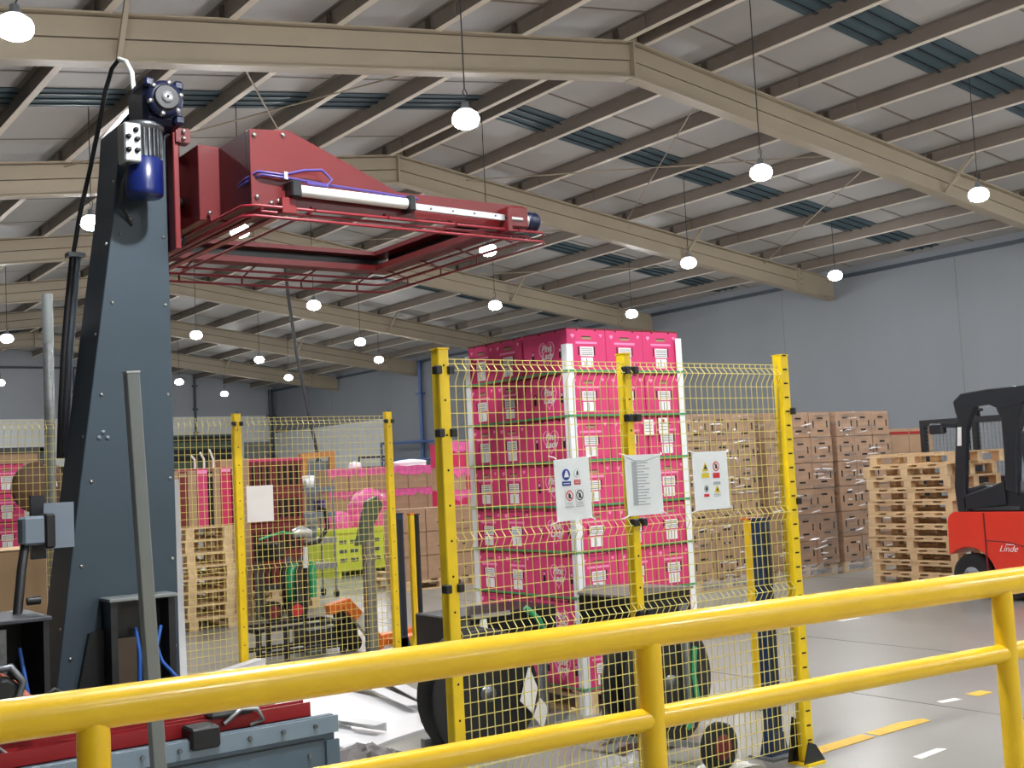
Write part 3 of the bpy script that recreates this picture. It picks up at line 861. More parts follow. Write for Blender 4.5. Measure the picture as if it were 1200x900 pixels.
t = fence_post(3.975, YB, 2.2, 'rear yellow post with white paper beside it', s=.06)
clamps(t, 3.975, YB, (2.12,), left=True)
t = fence_post(5.445, YB, 2.2, 'rear yellow post beside the dark light curtain column', s=.06)
clamps(t, 5.445, YB, (2.12,), left=True)
fence_post(2.69, YB, 2.2, 'rear yellow post hidden mostly behind the blue mast', s=.05)
# light curtain columns
def curtain(x, y, h, mat, label, w_=.075):
    t = thing('light_curtain_column', label, 'column', (x, y, 0), group='light curtain columns')
    MB().box(x - w_ / 2, x + w_ / 2, y - w_ / 2, y + w_ / 2, .012, h, .006).build('profile', mat, t)
    MB().box(x - w_ / 4, x + w_ / 4, y - w_ / 2 - .003, y - w_ / 2 + .002, .15, h - .05).build('window_strip', 'black_plastic' if mat != 'fence_yellow' else 'rail_yellow', t)
    MB().box(x - w_ / 2 - .004, x + w_ / 2 + .004, y - w_ / 2 - .004, y + w_ / 2 + .004, h, h + .012).build('cap', 'orange' if mat == 'fence_yellow' else mat, t)
    MB().box(x - .11, x + .11, y - .09, y + .09, 0, .012).build('base_plate', 'galv', t)
    MB().prism([(x - .07, .012), (x + .07, .012), (x + w_ / 2, .13), (x - w_ / 2, .13)], y - .04, y + .04).build('base_cone', mat, t)
    return t
curtain(4.90, 4.52, 1.27, 'post_blue', 'dark blue light curtain column left of the right front fence post')
curtain(5.83, 5.45, 1.21, 'fence_yellow', 'short yellow column left of the dark blue column', .085)
curtain(5.575, 9.62, 1.26, 'post_blue', 'dark blue slim column beside the rear yellow post', .08)
curtain(5.72, 9.62, 1.25, 'fence_yellow', 'slim yellow column right of the rear dark blue column', .05)
curtain(5.80, 9.66, 1.24, 'black_paint', 'slim black column right of the rear yellow column', .045)
gv = thing('galvanised_post', 'grey galvanised post with slanted dark top behind the rear fence', 'post', (5.33, 9.73, 0))
MB().box(5.27, 5.36, 9.68, 9.77, 0, 1.3).build('post', 'galv', gv)
MB().prism([(5.15, 1.0), (5.24, 1.02), (5.43, 1.36), (5.37, 1.44), (5.27, 1.40)], 9.62, 9.69).build('arm', 'shelf_green', gv)
# signs wired to the fence
def sign(x0, x1, z0, z1, label, tilt=.0):
    y = YF - .022
    t = thing('sign_board', label, 'sign', (x0, y, z0))
    b = MB()
    b.prism([(x0, z1 - tilt), (x1, z1), (x1 + .005, z0 + tilt * .6), (x0 + .005, z0)], y - .004, y + .002)
    b.build('board', 'sign_white', t)
    def tie(ax, az, bx, bz):
        MB().tube([(ax, y - .006, az), ((ax + bx) / 2, y - .012, (az + bz) / 2), (bx, y + .012, bz)], .003, 6).build('cable_tie', 'protector', t)
    tie(x0 + .01, z0 + .008, x0 - .03, z0 - .012)
    tie(x1 - .01, z0 + .012, x1 + .035, z0 - .008)
    tie(x0 + .01, z1 - .008, x0 - .02, z1 + .008)
    tie(x1 - .01, z1 - .008, x1 + .02, z1 + .006)
    ys = y - .0045
    def rect(cx, cz, w_, h_, mat, d=.0015, nm='panel'):
        return MB().box(cx - w_ / 2, cx + w_ / 2, ys - d, ys + .001, cz - h_ / 2, cz + h_ / 2).build(nm, mat, t)
    def disc(cx, cz, r, mat, d=.0015, nm='disc', rx=None):
        return MB().prism([(cx + r * .86 * cos(2 * pi * i / 24), cz + r * sin(2 * pi * i / 24)) for i in range(24)], ys - d, ys + .001).build(nm, mat, t)
    def ring(cx, cz, r, mat, wd=.005):
        b = MB()
        for i in range(24):
            a0, a1 = 2 * pi * i / 24, 2 * pi * (i + 1) / 24
            b.prism([(cx + (r * .86) * cos(a0), cz + r * sin(a0)), (cx + (r * .86) * cos(a1), cz + r * sin(a1)), (cx + (r - wd) * .86 * cos(a1), cz + (r - wd) * sin(a1)), (cx + (r - wd) * .86 * cos(a0), cz + (r - wd) * sin(a0))], ys - .0025, ys)
        b.bar((cx - r * .55, ys - .0015, cz + r * .62), (cx + r * .55, ys - .0015, cz - r * .62), .002, .004, up=(0, 0, 1))
        return b.build('prohibition_ring', mat, t)
    def tri(cx, cz, r, mat):
        return MB().prism([(cx, cz + r), (cx + r * .95, cz - r * .8), (cx - r * .95, cz - r * .8)], ys - .0015, ys + .001).build('warning_triangle', mat, t)
    def glyph(pts, mat):
        return MB().prism(pts, ys - .0032, ys - .0012).build('pictogram', mat, t)
    return t, rect, disc, ring, tri, glyph
t, rect, disc, ring, tri, glyph = sign(3.308, 3.512, 1.362, 1.655, 'left white safety sign with blue round symbol on the front fence', .012)
disc(3.373, 1.575, .026, 'sign_blue')
glyph([(3.36, 1.563), (3.387, 1.563), (3.384, 1.577), (3.378, 1.592), (3.371, 1.592), (3.364, 1.577)], 'sign_white')
rect(3.373, 1.534, .05, .02, 'sign_blue')
rect(3.373, 1.534, .036, .003, 'sign_white', .0025, 'caption_line')
disc(3.437, 1.581, .021, 'text_grey', .001)
disc(3.437, 1.581, .0185, 'sign_white', .002)
glyph([(3.432, 1.57), (3.442, 1.57), (3.444, 1.583), (3.438, 1.594), (3.433, 1.583)], 'sign_ink')
rect(3.437, 1.538, .036, .022, 'sign_red')
rect(3.437, 1.542, .026, .002, 'sign_white', .0025, 'caption_line')
rect(3.437, 1.535, .026, .002, 'sign_white', .0025, 'caption_line')
for cx in (3.386, 3.446):
    rect(cx, 1.465, .047, .078, 'text_grey', .0008)
    rect(cx, 1.466, .044, .074, 'sign_white', .0013)
    disc(cx, 1.478, .024, 'sign_white', .0016)
    glyph([(cx - .006, 1.465), (cx + .006, 1.465), (cx + .007, 1.48), (cx, 1.492), (cx - .007, 1.48)], 'sign_ink')
    ring(cx, 1.478, .024, 'sign_red' if cx < 3.4 else 'sign_ink')
    for q in range(3):
        rect(cx, 1.447 - .006 * q, .034, .0025, 'text_grey', .002, 'caption_line')
t, rect, disc, ring, tri, glyph = sign(3.735, 3.96, 1.362, 1.652, 'middle white sign sheet of grey text on the front fence')
rect(3.79, 1.515, .03, .21, 'text_grey', .0008, 'margin_column')
for i in range(15):
    wd = (.075, .06, .085, .05, .08)[i % 5]
    rect(3.80 + wd / 2, 1.612 - .0142 * i, wd, .0045, 'text_grey', .0012, 'text_line')
MB().tube([(3.745, YF - .03, 1.64), (3.79, YF - .032, 1.624), (3.85, YF - .032, 1.62), (3.95, YF - .03, 1.642)], .0016, 6).build('folded_edge', 'post_grey', t)
t, rect, disc, ring, tri, glyph = sign(4.18, 4.42, 1.362, 1.653, 'right white safety sign with yellow triangles on the front fence')
tri(4.262, 1.575, .024, 'sign_yellow')
glyph([(4.25, 1.565), (4.274, 1.565), (4.262, 1.59)], 'sign_ink')
rect(4.262, 1.534, .05, .024, 'sign_yellow')
disc(4.338, 1.577, .025, 'sign_white')
ring(4.338, 1.577, .025, 'sign_red')
glyph([(4.332, 1.565), (4.344, 1.565), (4.345, 1.58), (4.338, 1.592), (4.331, 1.58)], 'sign_ink')
rect(4.338, 1.531, .046, .026, 'sign_red')
disc(4.262, 1.468, .018, 'text_grey')
glyph([(4.256, 1.46), (4.268, 1.46), (4.268, 1.474), (4.258, 1.476)], 'sign_ink')
rect(4.262, 1.434, .034, .014, 'sign_red')
rect(4.338, 1.492, .048, .014, 'text_grey')
tri(4.338, 1.462, .021, 'sign_yellow')
glyph([(4.331, 1.453), (4.345, 1.453), (4.338, 1.472)], 'sign_ink')
rect(4.338, 1.436, .05, .003, 'text_grey', .0015, 'caption_line')
rect(4.338, 1.428, .044, .003, 'text_grey', .0015, 'caption_line')
# ================================================================== pallets
def make_pallet():
    t = thing('pallet', 'x', 'pallet')
    b = MB().box(0, .145, 0, 1.0, .122, .144).build('deck_board', 'wood', t, local=True)
    for x in (.264, .5275, .791, 1.055):
        c = b.copy(); COL.objects.link(c); c.parent = t; c.location = (x, 0, 0)
    s = MB().box(0, 1.2, 0, .1, .1, .122).build('stringer_board', 'wood', t, local=True)
    for y in (.45, .9):
        c = s.copy(); COL.objects.link(c); c.parent = t; c.location = (0, y, 0)
    k = MB().box(0, .1, 0, .1, .022, .1).build('block', 'wood', t, local=True)
    for x in (0, .55, 1.1):
        for y in (0, .45, .9):
            if x or y:
                c = k.copy(); COL.objects.link(c); c.parent = t; c.location = (x, y, 0)
    f = MB().box(0, 1.2, 0, .1, 0, .022).build('bottom_board', 'wood', t, local=True)
    for y in (.45, .9):
        c = f.copy(); COL.objects.link(c); c.parent = t; c.location = (0, y, 0)
    return t
pal0 = make_pallet()
PT = tree_of(pal0)
_pu = [0]
def pallet(x, y, z, rot, label, group=None):
    """rot 0: 1.2 m along X; rot 90: 1.0 m along X, its corner still at x, y"""
    _pu[0] += 1
    loc = (x, y, z) if not rot else (x + 1.0, y, z)
    rz = R(90) if rot else 0
    rz += R(rnd.uniform(-1, 1)) if z > 0 else 0
    if _pu[0] == 1:
        pal0.location, pal0.rotation_euler, pal0['label'] = loc, (0, 0, rz), label
        if group:
            pal0['group'] = group
        return pal0
    return dup(pal0, loc, label, group, rz, PT)
# stack by the forklift
for k in range(11):
    dx, dy = rnd.uniform(-.02, .02), rnd.uniform(-.03, .03)
    if k == 10:
        dx, dy = .05, -.05
    pallet(12.2 + dx, 8.26 + dy, .1442 * k, 90, 'pale wooden pallet, %s from the top of the stack beside the red forklift' % ORD[10 - k], 'wooden pallets stacked beside the forklift')
for k in range(8):
    pallet(4.36 + rnd.uniform(-.02, .02), 13.0 + rnd.uniform(-.02, .02), .1442 * k, 90, 'yellowish wooden pallet, %s from the floor in the stack right of the blue mast' % ORD[k], 'wooden pallets behind the rear fence')
# ================================================================== pink cartons
def make_pink():
    t = thing('pink_carton', 'x', 'carton')
    W_, D_, H_ = .338, .488, .288
    MB().box(0, W_, 0, D_, 0, H_, .004).build('box', 'pink', t, local=True)
    MB().box(.004, W_ - .004, .004, D_ - .004, H_, H_ + .0112).build('rim', 'dark_red', t, local=True)
    # end face (towards -Y)
    MB().prism([(.125, .222), (.213, .222), (.208, .244), (.13, .244)], -.0015, .002).build('handle_hole', 'card_pale', t, local=True)
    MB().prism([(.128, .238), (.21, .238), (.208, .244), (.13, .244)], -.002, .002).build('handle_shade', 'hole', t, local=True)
    MB().box(.075, .262, -.002, .002, .192, .206).build('title_band', 'pink_pale', t, local=True)
    a = MB().box(.112, .226, -.0025, .002, .108, .172).build('upper_label', 'sticker', t, local=True)
    for z in (.158, .146, .132, .12):
        MB().box(.12, .218, -.0032, 0, z - .0022, z + .0022).build('print_line', 'ink', a, local=True)
    b = MB().box(.117, .219, -.0025, .002, .034, .1).build('lower_label', 'sticker', t, local=True)
    MB().box(.16, .166, -.0032, 0, .04, .094).build('print_line', 'ink', b, local=True)
    for x in (.098, .236):
        MB().box(x - .004, x + .004, -.002, .002, .115, .175).build('slot', 'hole', t, local=True)
    def heart(cx, cz, s, n=28):
        o = []
        for i in range(n):
            u = 2 * pi * i / n
            o.append((cx + s * .9 * (sin(u) ** 3), cz + s * (13 * cos(u) - 5 * cos(2 * u) - 2 * cos(3 * u) - cos(4 * u)) / 17))
        return o
    for x, z, s in ((.05, .245, .018), (.296, .25, .014)):
        MB().prism(heart(x, z, s, 14), -.0018, .002).build('small_heart', 'pink_pale', t, local=True)
    # long side (towards -X): heart emblem with lettering and two grip slots
    hb = MB()
    o, i_ = heart(0.22, .155, .098), heart(.22, .155, .088)
    for q in range(len(o)):
        r_ = (q + 1) % len(o)
        hb.prism([o[q], o[r_], i_[r_], i_[q]], -.002, .001, 'X')
    hb = hb.build('heart_emblem', 'pink_pale', t, local=True)
    text_mesh('lettering', 'Pink', .068, 'sticker', hb, (-.0022, .22, .178), (0, -1, 0), (0, .0, 1), .3, .001, offset=.0012)
    text_mesh('lettering', 'Lady', .068, 'sticker', hb, (-.0022, .215, .128), (0, -1, 0), (0, .0, 1), .3, .001, offset=.0012)
    for y in (.075, .375):
        MB().prism([(y - .012, .10), (y + .012, .10), (y + .012, .165), (y, .178), (y - .012, .165)], -.002, .002, 'X').build('grip_slot', 'hole', t, local=True)
        MB().box(-.0028, .001, y - .01, y + .008, .145, .166).build('grip_flap', 'pink_pale', t, local=True)
    for y in (.12, .3):
        MB().box(-.002, .002, y - .006, y + .006, .276, .2885).build('notch', 'hole', t, local=True)
    for x in (.09, .25):
        MB().box(x - .005, x + .005, -.002, .002, .278, .2885).build('notch', 'hole', t, local=True)
    return t
pk0 = make_pink()
KT = tree_of(pk0)
_kc = [0]
def pink(x, y, z, rot, label, group):
    _kc[0] += 1
    if _kc[0] == 1:
        pk0.location, pk0.rotation_euler, pk0['label'], pk0['group'] = (x, y, z), (0, 0, rot), label, group
        return pk0
    return dup(pk0, (x, y, z), label, group, rot, KT)
SXP, SYP = 4.90, 6.13
pallet(4.9, 6.12, 0, 90, 'wooden pallet under the tall strapped pink carton stack')
LAY = ['top', 'second', 'third', 'fourth', 'fifth', 'sixth', 'seventh', 'bottom']
for L in range(8):
    z = .145 + .2995 * (7 - L)
    e = (7 - L) * .0006
    for c in range(3):
        nm = ('corner pink carton with heart emblem', 'middle front pink carton', 'right front pink carton')[c]
        pink(SXP + .341 * c + rnd.uniform(-.004, .004), SYP + rnd.uniform(-.004, .004), z, R(rnd.uniform(-.5, .5)), '%s in the %s layer of the tall strapped stack' % (nm, LAY[L]), 'pink cartons of the strapped stack')
    for c in range(2):
        nm = ('inner pink carton on the left face', 'far left pink carton on the left face')[c]
        pink(SXP + rnd.uniform(-.004, .004), SYP + .499 + .344 * (c + 1), z, R(-90 + rnd.uniform(-.5, .5)), '%s, %s layer of the tall strapped stack' % (nm, LAY[L]), 'pink cartons of the strapped stack')
# odd white notes on one carton of the stack
for x, z, lab in ((5.58, 1.86, 'left small white note stuck on the pink stack'), (5.72, 1.87, 'right small white note with red dot on the pink stack')):
    n_ = thing('paper_note', lab, 'note', (x, SYP - .012, z))
    MB().box(x - .045, x + .045, SYP - .014, SYP - .011, z - .055, z + .055).build('paper', 'paper', n_)
    for q in range(3):
        MB().box(x - .034, x + .03, SYP - .0155, SYP - .0135, z - .03 + .022 * q, z - .026 + .022 * q).build('print_line', 'ink', n_)
    if x > 5.65:
        MB().lathe([(.001, -.002), (.012, -.001), (.012, 0)], (x, SYP - .0138, z + .036), 10, 'Y').build('red_dot', 'sign_red', n_)
# edge protectors and straps
def protector(x, y, z0, z1, sx, sy, label):
    t = thing('edge_protector', label, 'protector', (x, y, z0), group='white edge protectors on the pink stack')
    a, th = .055, .006
    m = MB().prism([(0, 0), (sx * a, 0), (sx * a, sy * th), (sx * th, sy * th), (sx * th, sy * a), (0, sy * a)], 0, z1 - z0, 'Z')
    m.v = [v + Vector((x, y, z0)) for v in m.v]
    m.build('profile', 'protector', t)
protector(SXP - .014, SYP - .014, 0, 2.43, 1, 1, 'white edge protector on the near corner of the pink stack')
protector(SXP - .014, SYP + 1.205, .12, 2.47, 1, -1, 'white edge protector on the left corner of the pink stack')
protector(SXP + 1.038, SYP - .014, .0, 2.49, -1, 1, 'white edge protector on the right corner of the pink stack')
for L in range(8):
    z = .15 + .2995 * L + (.004 if L else .02)
    if L == 0:
        z = .165
    xa, xb, ya, yb = SXP - .019, SXP + 1.043, SYP - .019, SYP + 1.21
    st = MB()
    sg = rnd.uniform(.0, .02)
    h = .006
    for (p0, p1) in (((xa, ya), (xb, ya)), ((xb, ya), (xb, yb)), ((xb, yb), (xa, yb)), ((xa, yb), (xa, ya))):
        st.bar((p0[0], p0[1], z), (p1[0], p1[1], z), .0012, .014)
    tag(st.build('strap', 'strap_green', kind=None), 'green plastic strap round the pink stack, %s from the floor' % ORD[L], 'strap', 'green straps round the pink stack')
# ================================================================== brown carton stacks by the side wall
def make_brown(w_, h_, d_=.6):
    t = thing('brown_carton', 'x', 'carton')
    MB().box(0, w_ - .006, 0, d_, 0, h_ - .005, .005).build('box', 'card', t, local=True)
    s = .012
    for a in ((w_ * .36, w_ * .64, h_ * .74), (w_ * .36, w_ * .64, h_ * .24)):
        MB().box(a[0], a[1], -.002, .002, a[2] - s, a[2] + s).build('slot', 'hole', t, local=True)
    for a in ((w_ * .17, h_ * .5), (w_ * .83, h_ * .5)):
        MB().box(a[0] - s, a[0] + s, -.002, .002, a[1] - .045, a[1] + .045).build('slot', 'hole', t, local=True)
    MB().box(.01, w_ - .016, .0 , d_, h_ - .006, h_ - .004).build('top_flap', 'card_pale', t, local=True)
    for y in (.18, .42):
        MB().box(-.002, .002, y - .045, y + .045, h_ * .5 - s, h_ * .5 + s).build('slot', 'hole', t, local=True)
    return t
BH = .344
ST = [(10.30, 1.28, 'left wrapped'), (11.77, 1.30, 'middle wrapped'), (13.18, 1.18, 'right wrapped')]
protos = {}
for sx, sw, nm in ST:
    pallet(sx + (sw - 1.2) / 2, 10.66, 0, 0, 'wooden pallet under the %s stack of brown cartons' % nm)
    w_ = sw / 3
    pr = make_brown(w_, BH)
    tr = tree_of(pr)
    first = True
    for L in range(6):
        for c in range(3):
            z = .146 + BH * (5 - L)
            x = sx + w_ * c + rnd.uniform(-.006, .006)
            lab = 'brown carton, %s layer, %s column of the %s stack' % (['top', 'second', 'third', 'fourth', 'fifth', 'bottom'][L], ('left', 'middle', 'right')[c], nm)
            o = pr if first else dup(pr, (0, 0, 0), tree=tr)
            first = False
            o.location, o['label'], o['group'] = (x, 10.65 + rnd.uniform(-.008, .008), z), lab, 'brown cartons by the side wall'
    fm = MB()
    a, b, c, d = sx - .015, sx + sw + .012, 10.632, 11.28
    fm.quad((a, c, .02), (b, c, .02), (b, c, 2.20), (a, c, 2.20)).quad((a, d, .02), (a, c, .02), (a, c, 2.2), (a, d, 2.2)).quad((b, c, .02), (b, d, .02), (b, d, 2.2), (b, c, 2.2))
    tf = thing('stretch_film', 'shiny clear stretch film wrapped round the %s brown carton stack' % nm, 'film', (sx, c, 0))
    fm.build('film', MATS['film'], tf, recalc=False)
    wr = MB()
    for q in range(46):
        x0_ = a + rnd.random() * (b - a - .3)
        z0_ = rnd.choice((1.95, 1.6, 1.45, 1.3, 1.05, .8, .45, .3)) + rnd.gauss(0, .07)
        L_, h_, sl_ = rnd.uniform(.06, .28), rnd.uniform(.006, .016), rnd.uniform(-.05, .14)
        y_ = c - .004
        wr.add([(x0_, y_, z0_), (x0_ + L_, y_, z0_ + L_ * sl_), (x0_ + L_ * .8, y_, z0_ + L_ * sl_ + h_), (x0_ + L_ * .2, y_, z0_ + h_ * 1.2), (x0_ + L_ * .5, y_ - .014, z0_ + L_ * sl_ * .5)], [(0, 1, 4), (1, 2, 4), (2, 3, 4), (3, 0, 4)])
    wr.build('fold_glints', 'film_fold', tf, kind='stuff')  # white slivers in fold shape stand in for the film's highlights
    sk = MB()
    for q in range(16):
        x0_ = a + (b - a) * q / 16
        z0_, z1_ = .015 + rnd.uniform(0, .03), .13 + rnd.uniform(-.03, .06)
        sk.prism([(x0_, z0_), (x0_ + (b - a) / 16, z0_ + rnd.uniform(0, .02)), (x0_ + (b - a) / 16 + .01, z1_), (x0_, z1_ + rnd.uniform(-.03, .03))], c - .006 - rnd.uniform(0, .02), c - .004 - rnd.uniform(0, .012))
    sk.build('gathered_hem', 'film_hem', tf, kind='stuff')
# lower stack beyond the pallets
pallet(14.55, 10.9, 0, 0, 'wooden pallet under the low brown stack half hidden behind the pallets')
for L in range(5):
    for c in range(2):
        t = thing('brown_carton', 'plain brown carton, %s layer, %s column of the low stack behind the pallets' % (['bottom', 'second', 'third', 'fourth', 'top'][L], ('left', 'right')[c]), 'carton', (14.55 + .6 * c, 10.9, .146 + .362 * L), group='brown cartons of the low stack')
        MB().box(14.55 + .6 * c, 15.14 + .6 * c, 10.9, 11.6, .146 + .362 * L, .504 + .362 * L, .005).build('box', 'card_pale', t)
        MB().box(14.56 + .6 * c, 15.13 + .6 * c, 10.895, 10.9, .42 + .362 * L, .46 + .362 * L).build('tape', 'red_steel' if L == 4 else 'card', t)
# ================================================================== strapping coil dispensers
def dispenser(x, y, rz, label, coil='black_plastic', box=(-.08, .85, .36, .75, .46, .80), lid=False, wheel=None):
    t = thing('strap_dispenser', label, 'dispenser', (x, y, 0), rz)
    B = lambda mb, nm, mat, par=t: mb.build(nm, mat, par, local=True)
    B(MB().lathe([(.02, -.09), (.33, -.09), (.355, -.085), (.36, -.075), (.355, -.068), (.02, -.065)], (0, 0, .37), 36, 'Y'), 'coil_disc', 'black_plastic')
    B(MB().lathe([(.02, .065), (.355, .068), (.36, .075), (.355, .085), (.02, .09)], (0, 0, .37), 36, 'Y'), 'coil_disc', 'black_plastic')
    B(MB().lathe([(.1, -.065), (.27, -.065), (.27, .065), (.1, .065)], (0, 0, .37), 28, 'Y'), 'strap_coil', coil)
    B(MB().lathe([(.001, -.115), (.045, -.115), (.045, .12), (.001, .12)], (0, 0, .37), 16, 'Y'), 'hub', 'fin')
    b = B(MB().box(*box, .008), 'drive_box', 'box_black')
    if lid:
        B(MB().prism([(box[0] - .0, box[5]), (box[1] + .02, box[5]), (box[1] + .02, box[5] + .012), (box[0] + .1, box[5] + .05), (box[0], box[5] + .012)], box[2] - .01, box[3] + .01), 'lid', 'lid_grey', b)
    for xx in (box[0] + .08, box[1] - .1):
        B(MB().bar((xx, .4, .02), (xx, .4, box[4]), .045, .045), 'leg', 'fin')
    B(MB().bar((-.2, .3, .07), (box[1] - .02, .3, .07), .04, .05), 'base_bar', 'galv')
    B(MB().bar((0, .1, .37), (0, .42, .37), .06, .06), 'axle_arm', 'fin')
    B(MB().bar((0, .42, .37), (0, .42, .04), .06, .05), 'axle_leg', 'fin')
    for wx, wy, wr_, hub in (wheel or ()):
        wl = B(MB().lathe([(.02, -.03), (wr_ * .9, -.03), (wr_, -.02), (wr_, .02), (wr_ * .9, .03), (.02, .03)], (wx, wy, wr_), 24, 'Y'), 'wheel', 'rubber')
        B(MB().lathe([(.001, -.04), (wr_ * .5, -.036), (wr_ * .55, -.028)], (wx, wy, wr_), 16, 'Y'), 'hub', hub, wl)
        B(MB().bar((wx, wy + .03, wr_), (wx - .15, .3, .09), .03, .03), 'wheel_arm', 'galv')
    return t
t1 = dispenser(3.77, 5.68, 0, 'black strap dispenser left, big coil disc behind the front fence', box=(.07, .86, .36, .78, .46, .75), wheel=[(.45, .5, .09, 'fin')])
MB().prism([(3.98, .30), (4.06, .22), (4.10, .36), (4.05, .48)], 5.56, 5.575).build('torn_paper', 'paper', t1)
MB().prism([(4.06, .2), (4.12, .12), (4.16, .24), (4.11, .3)], 5.55, 5.562).build('torn_paper', 'paper', t1)
MB().box(3.98, 4.26, 6.02, 6.04, .725, .75).build('tape_strip', 'alu', t1)
MB().prism([(4.02, .56), (4.10, .56), (4.08, .72), (4.04, .72)], 6.02, 6.035).build('rag', 'paper', t1)
MB().prism([(3.90, .58), (3.93, .60), (3.96, .68), (3.97, .72), (3.86, .72), (3.86, .69), (3.91, .68)], 6.03, 6.038).build('worn_patch', 'fin', t1)
MB().tube([(4.36, 6.0, .76), (4.44, 5.98, .68), (4.5, 6.0, .58)], .02, 8).build('strap_tail', 'coil_green', t1)
t2 = dispenser(4.63, 5.12, R(4), 'black strap dispenser right, with grey lid, before the pink stack', box=(-.08, .47, .14, .55, .56, .84), lid=True, wheel=[(-.20, -.60, .125, 'dark_red')])
MB().box(4.74, 4.78, 5.0, 5.03, .1, .8).build('upright', 'galv', t2)
MB().box(4.44, 4.50, 5.0, 5.02, .12, .62).build('upright', 'mast_plate', t2)
MB().tube([(4.72, 5.0, .1), (4.8, 4.98, .25), (4.78, 4.98, .4), (4.82, 5.0, .55)], .014, 8).build('hose', 'coil_green', t2)
t3 = dispenser(6.2, 13.15, R(50), 'strap dispenser with green coil and red wheel behind the rear fence', coil='coil_green', box=(-.35, .05, .14, .4, .70, .9), wheel=[])
def in_t3(x, y, z):
    dx, dy, c, q = x - 6.2, y - 13.15, cos(R(50)), sin(R(50))
    return (dx * c + dy * q, -dx * q + dy * c, z)
MB().tube([in_t3(6.10, 13.0, 1.0), in_t3(6.2, 12.98, 1.02), in_t3(6.32, 12.98, .98)], [.05, .07, .05], 12).build('head', 'alu', t3, local=True)
MB().tube([in_t3(6.10, 12.95, 1.0), in_t3(5.95, 12.95, 1.03), in_t3(5.8, 12.95, 1.0), in_t3(5.65, 12.95, .96)], .014, 8).build('strap_tail', 'coil_green', t3, local=True)
for wx, wy, mt in ((6.04, 12.85, 'sign_red'), (5.80, 12.95, 'dark_red')):
    wl = MB().tube([in_t3(wx, wy - .03, .12), in_t3(wx, wy + .03, .12)], .12, 20).build('wheel', 'rubber', t3, local=True)
    MB().tube([in_t3(wx, wy - .036, .12), in_t3(wx, wy - .028, .12)], .075, 16).build('hub', mt, wl, local=True)
MB().tube([in_t3(6.26, 12.84, .25), in_t3(6.26, 12.84, .66)], .045, 10).build('green_coil_edge', 'coil_green', t3, local=True)
# ================================================================== white sheets and wrapping on the floor
def slab(name, pts, z, th, mat, label, cat, group=None):
    o = MB().prism(pts, z, z + th, 'Z').build(name, mat)
    return tag(o, label, cat, group)
slab('white_sheet', [(2.78, 6.0), (3.6, 6.42), (4.0, 6.56), (4.3, 7.1), (4.2, 8.2), (3.6, 8.3), (2.95, 7.6)], 0.0, .02, 'sheet_white', 'big white plastic sheet lying on the floor beside the machine base', 'sheet', 'white sheets on the floor')
slab('white_sheet', [(3.0, 6.5), (3.4, 6.45), (4.1, 8.1), (3.75, 8.3)], .021, .016, 'sheet_white', 'white sheet lying on top of the big one, nearest the crumpled wrap', 'sheet', 'white sheets on the floor')
slab('white_sheet', [(3.0, 7.7), (3.5, 7.5), (4.25, 9.0), (4.05, 9.2)], .038, .016, 'sheet_white', 'white sheet reaching towards the rear fence', 'sheet', 'white sheets on the floor')
slab('white_sheet', [(2.85, 8.4), (3.3, 8.3), (4.0, 9.3), (3.6, 9.42)], .055, .016, 'sheet_white', 'white sheet farthest back behind the machine, near the rear fence', 'sheet', 'white sheets on the floor')
for a, b, lab in (((4.27, 6.95, .055), (4.60, 8.25, .055), 'on the right edge of the sheets'), ((4.12, 7.0, .075), (4.36, 8.3, .075), 'second from the right edge of the sheets'), ((3.62, 6.56, .09), (3.36, 7.6, .09), 'beside the machine end panel'), ((3.05, 8.6, .16), (3.95, 9.1, .2), 'far back near the rear fence')):
    t = thing('loose_profile', 'loose white corner profile lying ' + lab, 'profile', (a[0], a[1], a[2] - .05), group='loose white profiles')
    MB().bar(a, b, .10, .006).bar((a[0], a[1], a[2] - .025), (b[0], b[1], b[2] - .025), .006, .05, off=(.047, 0)).build('profile', 'protector', t)
def crumple(name, x0, x1, y0, y1, h, mat, label, cat, nx=14, ny=14, seed=1):
    rr = random.Random(seed)
    m = MB()
    vs = []
    for j in range(ny + 1):
        for i in range(nx + 1):
            u, v = i / nx, j / ny
            e = min(u, 1 - u, v, 1 - v) * 4
            vs.append((x0 + (x1 - x0) * u + rr.uniform(-.4, .4) * (x1 - x0) / nx, y0 + (y1 - y0) * v + rr.uniform(-.4, .4) * (y1 - y0) / ny, .004 + min(1, e) * h * (.35 + .65 * rr.random())))
    fs = [(j * (nx + 1) + i, j * (nx + 1) + i + 1, (j + 1) * (nx + 1) + i + 1, (j + 1) * (nx + 1) + i) for j in range(ny) for i in range(nx)]
    o = m.add(vs, fs).build(name, mat)
    return tag(o, label, cat)
crumple('crumpled_wrap', 2.85, 3.5, 5.75, 6.4, .1, 'tarp', 'crumpled dark grey wrapping sheet beside the machine end', 'wrapping')
crumple('plastic_scrap', 3.95, 4.3, 4.75, 5.0, .1, 'film_hem', 'scrap of clear crumpled plastic on the floor under the fence', 'plastic', 9, 9, 4)
crumple('plastic_scrap', 4.32, 4.7, 4.45, 4.62, .04, 'paper', 'flat pale scrap on the floor near the middle fence post', 'scrap', 8, 6, 5)
